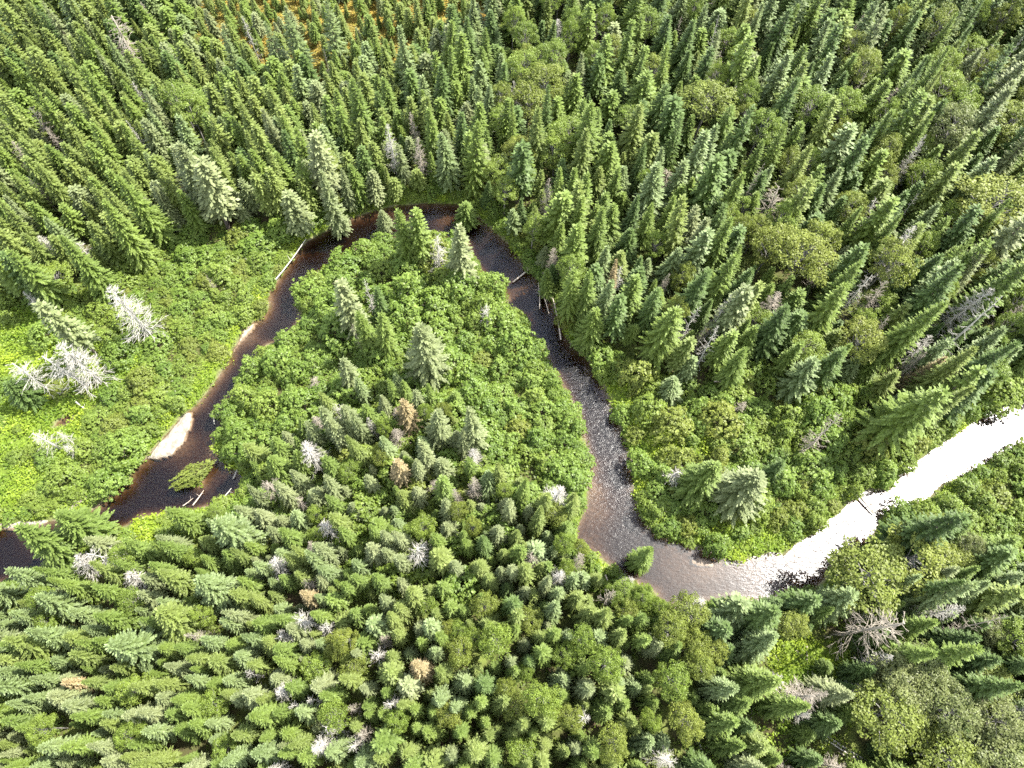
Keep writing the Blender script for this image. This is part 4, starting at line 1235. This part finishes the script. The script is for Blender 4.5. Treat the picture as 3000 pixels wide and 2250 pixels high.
bogv = sstep(-2, 4, bd)
meadv = .8 * (1 - sstep(1, 4, sd))
for key in ('left bank', 'left', 'right bank', 'log clearing'):
    pl = np.array(ZM[key]); pl = ground(pl[:, 0], pl[:, 1], .3)
    q = seg_dist(pts, pl); q = np.where(inside(pts, pl), q, -q)
    meadv = np.maximum(meadv, sstep(-1, 1.5, q))
bedv = 1 - sstep(-.2, .15, sd)
gm = raw_mesh('ground', np.stack([pts[:, 0], pts[:, 1], gz], -1), fc, M['ground'], None, True, {'bog': bogv, 'bed': bedv, 'meadow': meadv})
setting(link('ground', gm))


# ------------------------------------------------------------------ water
RIFF = [(2850, 1300, 13, .62), (2640, 1470, 8, .66), (2500, 1600, 7, .7), (2380, 1690, 6, .7), (2250, 1700, 3, .45), (2100, 1680, 6, .10), (1980, 1640, 4, .12), (2060, 1740, 4, .12),
        (1720, 1090, 3.5, .75), (1770, 1200, 5, .85), (1790, 1310, 5, .9), (1800, 1420, 4.5, .85), (1820, 1540, 3, .55), (1730, 1560, 3, .3), (1640, 1010, 3, .35), (1560, 850, 4, .12), (1480, 750, 4, .10),
        (1300, 630, 6, .10), (1100, 650, 5, .18), (930, 730, 4, .5), (850, 830, 4, .55), (820, 920, 3, .45), (720, 1030, 3, .3), (640, 1150, 4, .35), (590, 1260, 3, .4), (560, 1340, 3, .4), (470, 1430, 3, .75), (330, 1490, 3, .15), (640, 1400, 2.5, .25),
        (60, 1640, 6, .08)]


def water_body(name, poly, cell=.5):
    lo, hi = poly.min(0) - 2, poly.max(0) + 2
    xs_, ys_ = np.arange(lo[0], hi[0], cell), np.arange(lo[1], hi[1], cell)
    cx, cy = np.meshgrid(xs_[:-1] + cell / 2, ys_[:-1] + cell / 2)
    c = np.stack([cx.ravel(), cy.ravel()], -1)
    d_ = seg_dist(c, poly); ins = inside(c, poly)
    on = (ins | (d_ < .9)).reshape(cx.shape)
    vid = {}
    V, Fq = [], []

    def v(i, j, b):
        k = (i, j, b)
        if k not in vid:
            vid[k] = len(V); V.append((xs_[j], ys_[i], -2.6 if b else 0.0))
        return vid[k]
    for i, j in zip(*np.nonzero(on)):
        Fq.append((v(i, j, 0), v(i, j + 1, 0), v(i + 1, j + 1, 0), v(i + 1, j, 0)))
        Fq.append((v(i, j, 1), v(i + 1, j, 1), v(i + 1, j + 1, 1), v(i, j + 1, 1)))
        for (di, dj, a, b) in ((-1, 0, (i, j), (i, j + 1)), (1, 0, (i + 1, j + 1), (i + 1, j)), (0, -1, (i + 1, j), (i, j)), (0, 1, (i, j + 1), (i + 1, j + 1))):
            i2, j2 = i + di, j + dj
            if not (0 <= i2 < on.shape[0] and 0 <= j2 < on.shape[1] and on[i2, j2]):
                Fq.append((v(*a, 1), v(*b, 1), v(*b, 0), v(*a, 0)))
    V = np.array(V)
    num, den = np.full(len(V), .35 * .02), np.full(len(V), .02)
    for (px, py, r_, val) in RIFF:
        g = ground(px, py)
        k = np.exp(-((V[:, :2] - g) ** 2).sum(-1) / (r_ * r_))
        num += k * val; den += k
    return setting(link(name, raw_mesh(name, V, np.array(Fq), M['water'], None, False, {'riffle': num / den})))


water_body('river', RIVER)
water_body('pond', POND, .35)


# ------------------------------------------------------------------ sandbars
BAR_Z = {'bar_a': .26, 'bar_b': .10, 'bar_c': .26, 'bar_d': .12, 'bar_e': .02, 'bar_f': .10}
for key, px in BARS_PX.items():
    px = np.array(px, float)
    poly = ground(px[:, 0], px[:, 1], .05)
    cell = .22
    lo, hi = poly.min(0), poly.max(0)
    X, Y = np.meshgrid(np.arange(lo[0], hi[0] + cell, cell), np.arange(lo[1], hi[1] + cell, cell))
    P = np.stack([X.ravel(), Y.ravel()], -1)
    d_ = seg_dist(P, poly) + (vnoise(P[:, 0] * 1.6, P[:, 1] * 1.6) - .5) * .35
    ins = inside(P, poly)
    z = -.10 + (BAR_Z[key] + .10) * sstep(0, .8, d_) + (vnoise(P[:, 0] * 2.3, P[:, 1] * 2.3 + 4) - .5) * .05
    z = np.maximum(z, np.where(river_sd(P) > -.1, terrain(P) - .1 + .17 * sstep(.05, .5, d_), -9))
    ii = np.arange(len(P)).reshape(X.shape)
    q = np.stack([ii[:-1, :-1], ii[:-1, 1:], ii[1:, 1:], ii[1:, :-1]], -1).reshape(-1, 4)
    q = q[ins[q].all(-1)]
    used = np.unique(q); mp_ = -np.ones(len(P), int); mp_[used] = np.arange(len(used))
    V = np.stack([P[:, 0], P[:, 1], z], -1)[used]
    # a skirt down into the bed gives the bar its thickness
    qq = mp_[q]
    edges = {}
    for f in qq:
        for a, b in zip(f, np.roll(f, -1)):
            edges[(a, b)] = edges.get((a, b), 0) + 1
    rim = [(a, b) for (a, b) in edges if (b, a) not in edges]
    low = {}
    V = list(map(tuple, V))
    extra = []
    for a, b in rim:
        for k in (a, b):
            if k not in low:
                low[k] = len(V); V.append((V[k][0], V[k][1], -1.4))
        extra.append((a, low[a], low[b], b))
    setting(link('sandbar', raw_mesh('sandbar', np.array(V), np.concatenate([qq, np.array(extra)]), M['sand'], None, True)))


# ------------------------------------------------------------------ low green cover: many small leaf blades
def herbs(name, label, cat, P, n, size, height, spread, m, tone=(.8, 1.2), tip_mix=(0, .6)):
    k = len(P) * n
    base = np.repeat(P, n, 0)
    off = rng.normal(0, spread, (k, 2))
    h = rng.uniform(.15, 1, k) * height * np.repeat(rng.uniform(.5, 1.2, len(P)), n)
    xy = base + off
    c = np.stack([xy[:, 0], xy[:, 1], terrain(xy) + h], -1)
    az = rng.uniform(0, TAU, k); el = rng.uniform(-.3, .9, k)
    a = np.stack([np.cos(az) * np.cos(el), np.sin(az) * np.cos(el), np.sin(el)], -1)
    s = np.stack([-np.sin(az), np.cos(az), rng.uniform(-.5, .5, k)], -1)
    ln = size * rng.uniform(.6, 1.4, k)[:, None]
    wd = ln * rng.uniform(.22, .40, k)[:, None]
    V = np.stack([c - a * ln * .5, c + s * wd, c + a * ln * .6 - np.array([0, 0, .04]), c - s * wd], 1).reshape(-1, 3)
    pt = vnoise(base[:, 0] * .35 + 11, base[:, 1] * .35 + 3) * .6 + vnoise(base[:, 0] * 1.1, base[:, 1] * 1.1 + 7) * .4
    o = link(name, raw_mesh(name, V, np.arange(len(V)).reshape(-1, 4), m, {'tint': rng.uniform(*tone, k) * (.72 + .5 * pt), 'tip_mix': np.clip(tip_mix[1] * (pt * 2.2 - .6) + rng.uniform(-.15, .15, k), 0, 1)}))
    o['label'] = label; o['category'] = cat; o['kind'] = 'stuff'
    return o


n_c = 150000
C = np.stack([rng.uniform(-100, 100, n_c), rng.uniform(-20, 118, n_c)], -1)
cp = project(C[:, 0], C[:, 1], .3)
C = C[(cp[:, 0] > -120) & (cp[:, 0] < 3120) & (cp[:, 1] > -120) & (cp[:, 1] < 2380)]
cp = project(C[:, 0], C[:, 1], .3)
csd_ = river_sd(C)
mead = np.zeros(len(C), bool)
for key, pl in ZM.items():
    mead |= inside(cp, pl) & ((rng.random(len(cp)) < .3) if key == 'lower right' else True)
bog_ = inside(cp, ZBOG)
land = csd_ > .02
patch = vnoise(C[:, 0] * .25 + 40, C[:, 1] * .25 + 2)
mead |= land & (csd_ < 1.3) & (patch > .3)
for key, px in BARS_PX.items():
    if True:
        px = np.array(px, float); land &= ~inside(C, ground(px[:, 0], px[:, 1], .05))
alz = np.zeros(len(C), bool)
for pl in ZA.values():
    alz |= inside(cp, pl)
u = rng.random(len(C))
herbs('meadow_plants', 'bright yellow-green herbs and ferns carpeting the open river meadows', 'meadow plants', C[mead & land & (u < .95)], 11, .24, .75, .26, M['herb'], (.8, 1.2), (0, 1.0))
herbs('undergrowth', 'dark green ferns and saplings under the trees', 'undergrowth', C[~mead & land & ~bog_ & (u < np.where(alz, .5, .22))], 8, .28, .6, .3, M['aspen'], (.6, 1.1), (0, .4))
M['sedge'] = leaf_mat('bog_sedge', [(.20, .17, .030), (.20, .17, .030)], (.30, .20, .035), .35, .8, .3, .6)
herbs('bog_sedge', 'orange-yellow sedge covering the open bog at the top', 'sedge', C[bog_ & land & (u < .85)], 8, .28, .4, .3, M['sedge'], (.7, 1.25), (0, 1))

# leafy islet in the river
q, (vs, fs) = alder(77, RAD=1.0, H=1.5, leaves=1200, size=.15)
e = link('willow_bush', None)
e.location = (*(ISLET_C + np.array([.25, .15])), .2); e.scale = (1.9, .95, .8); e.rotation_euler = (0, 0, math.radians(37))
e['label'] = 'yellow-green willow bush growing on the small islet in the river'; e['category'] = 'bush'
link('foliage', q.mesh('willow_foliage', M['birch']), e)
link('stem', tube_mesh('willow_stems', vs, fs, M['bark']), e)
ip = ISLET_C + rng.normal(0, 1, (70, 2)) * np.array([1.0, .6])
herbs('islet_sedge', 'yellow-green sedge fringing the small river islet', 'sedge', ip[terrain(ip) > .02], 8, .25, .4, .2, M['herb'])


# ------------------------------------------------------------------ fallen logs and driftwood
def log(px1, px2, r_, label, z1=.35, z2=.35, m='log', stubs=4, name='fallen_log'):
    r_ *= .8
    a, b = ground(*px1, z1), ground(*px2, z2)
    g = .0
    A, B = np.array([*a, z1]), np.array([*b, z2])
    rr_ = random.Random(hash(px1) % 1000)
    vs, fs = [], []
    L_ = np.linalg.norm(B - A)
    sidev = unit(np.cross(B - A, UP))
    pts_ = [A + (B - A) * t + sidev * math.sin(t * 3.1) * .02 * L_ for t in (0, .25, .5, .75, 1)]
    tube(vs, fs, pts_, [r_, r_ * .92, r_ * .8, r_ * .66, r_ * .45], 8)
    o = link(name, tube_mesh('log', vs, fs, M[m]))
    o['label'] = label; o['category'] = 'log'; o['group'] = 'fallen logs and driftwood'
    if stubs:
        vs, fs = [], []
        for _ in range(stubs):
            t = rr_.uniform(.35, .95)
            p = A + (B - A) * t
            d = unit(sidev * rr_.choice((-1, 1)) + UP * rr_.uniform(0, .9) + unit(B - A) * rr_.uniform(0, .9))
            ln = rr_.uniform(.25, .8)
            tube(vs, fs, [p, p + d * ln * .6, p + d * ln + UP * .1], [r_ * .35, r_ * .25, r_ * .1], 4)
        link('branch_stub', tube_mesh('branch_stubs', vs, fs, M[m]), o)['kind'] = 'stuff'


log((805, 822), (896, 700), .11, 'long pale log slanting along the bank of the upper left river arm', .5, 1.3, 'grey', 3)
log((1502, 827), (1584, 755), .14, 'grey log bridging the dark river at the right of the bend', .15, .6, 'log', 6)
log((1643, 995), (1618, 868), .13, 'straight grey log pointing down into the river on the right arm', .1, .8, 'log', 5)
log((1581, 905), (1577, 828), .08, 'thin log hanging from the right bank beside the bridging log', .1, 1.2, 'log', 4)
log((1608, 918), (1590, 862), .08, 'thin slanting log between two others on the right river arm', .1, .9, 'log', 4)
log((683, 1403), (697, 1368), .09, 'short pale log at the alder edge above the islet', .2, .5, 'grey', 1)
log((651, 1462), (678, 1430), .10, 'pale log at the near bank right of the islet', .2, .5, 'grey', 1)
log((565, 1480), (597, 1436), .10, 'grey driftwood log below the islet', .1, .15, 'log', 3)
log((536, 1482), (566, 1459), .07, 'thin dark driftwood log left of the islet log', .1, .12, 'log', 2)
log((628, 1243), (621, 1206), .07, 'thin pale branch standing in the water beside the alders', .1, .9, 'grey', 1)
log((2512, 1440), (2562, 1508), .16, 'grey log running from the bank into the glittering water', .5, .2, 'log', 3)
log((2524, 1436), (2570, 1500), .09, 'thinner log lying parallel to the grey one in glittering water', .55, .25, 'grey', 2)
log((1289, 1388), (1392, 1346), .13, 'pale log lying below the spidery snag on the peninsula', 1.2, 1.2, 'grey', 5)
log((1392, 1402), (1450, 1373), .14, 'short pale log at the edge of the lower peninsula alders', 1.2, 1.3, 'grey', 2)
log((2364, 1888), (2369, 1990), .13, 'upright-looking brown log in the log clearing', .7, .7, 'log', 1)
log((2314, 2005), (2440, 1998), .15, 'pale log lying level at the foot of the log clearing', .8, .8, 'grey', 4)
log((2466, 1882), (2453, 1936), .12, 'short brown log right of the upright-looking one', .8, .8, 'log', 1)
log((2332, 1905), (2362, 1932), .10, 'short brown log leaning left of the upright-looking one', .7, .7, 'log', 2)
log((2300, 2010), (2352, 2030), .12, 'dark log under the pale level one', .5, .5, 'log', 3)
log((2778, 1955), (2780, 2004), .16, 'pale standing stub below the long grey-green fir', .6, 1.6, 'grey', 1)
log((2408, 2146), (2540, 2228), .13, 'upper of three parallel grey logs near the bottom edge', .8, .7, 'grey', 2)
log((2402, 2154), (2528, 2232), .12, 'middle of three parallel grey logs near the bottom edge', .75, .65, 'grey', 1)
log((2396, 2162), (2516, 2236), .11, 'lower of three parallel grey logs near the bottom edge', .7, .6, 'log', 2)
log((2298, 2159), (2356, 2163), .10, 'short level pale log left of the three parallel logs', .7, .7, 'grey', 1)
log((2126, 2188), (2186, 2143), .10, 'slanting grey log left of the level short one', .7, .8, 'log', 2)
log((2042, 2155), (2070, 2234), .07, 'thin pale curved log near the bottom edge', .8, .8, 'grey', 2)
log((2206, 2062), (2200, 2110), .09, 'dark log standing out below the bare dead spruce', .6, .6, 'log', 1)
log((2818, 2068), (2897, 1997), .09, 'thin brown pole leaning near the lower right corner', .6, 2.2, 'log', 2)
log((1773, 1684), (1823, 1790), .10, 'thin brown log lying in the gap below the leaning river fir', 1.0, 1.0, 'log', 4)
log((1740, 1845), (1800, 1865), .09, 'brown log lying across the gap in the lower middle forest', 1.0, 1.0, 'log', 4)
log((222, 1177), (252, 1199), .12, 'short weathered log beside the small dark pond', 1.0, .8, 'grey', 1)
log((2092, 1117), (2150, 1116), .12, 'level brown log at the top of the right alders', 2.2, 2.2, 'log', 2)
log((2270, 1920), (2288, 1945), .09, 'pale broken log left in the log clearing', .7, .7, 'grey', 1)

# ------------------------------------------------------------------ light
sun_dir = Vector((math.cos(SUN_EL) * math.cos(SUN_AZ), math.cos(SUN_EL) * math.sin(SUN_AZ), math.sin(SUN_EL)))
sl = bpy.data.lights.new('sun', 'SUN'); sl.energy = 4.4; sl.angle = math.radians(.53); sl.color = (1, .955, .88)
so = bpy.data.objects.new('sun', sl); COL.objects.link(so)
so.rotation_euler = sun_dir.to_track_quat('Z', 'Y').to_euler(); so.location = (60, 30, 120)
wd = bpy.data.worlds.new('World'); scene.world = wd; wd.use_nodes = True
nt = wd.node_tree; nt.nodes.clear()
sky = nt.nodes.new('ShaderNodeTexSky'); sky.sky_type = 'NISHITA'; sky.sun_disc = False
sky.sun_elevation = SUN_EL; sky.sun_rotation = math.pi / 2 - SUN_AZ
bg = nt.nodes.new('ShaderNodeBackground'); bg.inputs[1].default_value = .12
wo = nt.nodes.new('ShaderNodeOutputWorld')
tcw = nt.nodes.new('ShaderNodeTexCoord')
cn = nt.nodes.new('ShaderNodeTexNoise'); cn.inputs['Scale'].default_value = 2.6; cn.inputs['Detail'].default_value = 6; cn.inputs['Roughness'].default_value = .55
cr = nt.nodes.new('ShaderNodeValToRGB'); cr.color_ramp.elements[0].position = .46; cr.color_ramp.elements[1].position = .60
cm = nt.nodes.new('ShaderNodeMix'); cm.data_type = 'RGBA'; cm.inputs[7].default_value = (8.2, 8.0, 7.7, 1)
nt.links.new(tcw.outputs['Generated'], cn.inputs[0]); nt.links.new(cn.outputs['Fac'], cr.inputs[0]); nt.links.new(cr.outputs[0], cm.inputs[0])
nt.links.new(sky.outputs[0], cm.inputs[6]); nt.links.new(cm.outputs[2], bg.inputs[0]); nt.links.new(bg.outputs[0], wo.inputs[0])

scene.view_settings.view_transform = 'Standard'; scene.view_settings.look = 'None'
scene.view_settings.exposure = 2.15; scene.view_settings.gamma = 1.0; scene.view_settings.use_curve_mapping = False
cy = scene.cycles
cy.max_bounces = 6; cy.diffuse_bounces = 3; cy.glossy_bounces = 2; cy.transmission_bounces = 3; cy.transparent_max_bounces = 12; cy.volume_bounces = 0
cy.caustics_reflective = False; cy.caustics_refractive = False
cy.sample_clamp_indirect = 4.0
cy.use_denoising = False
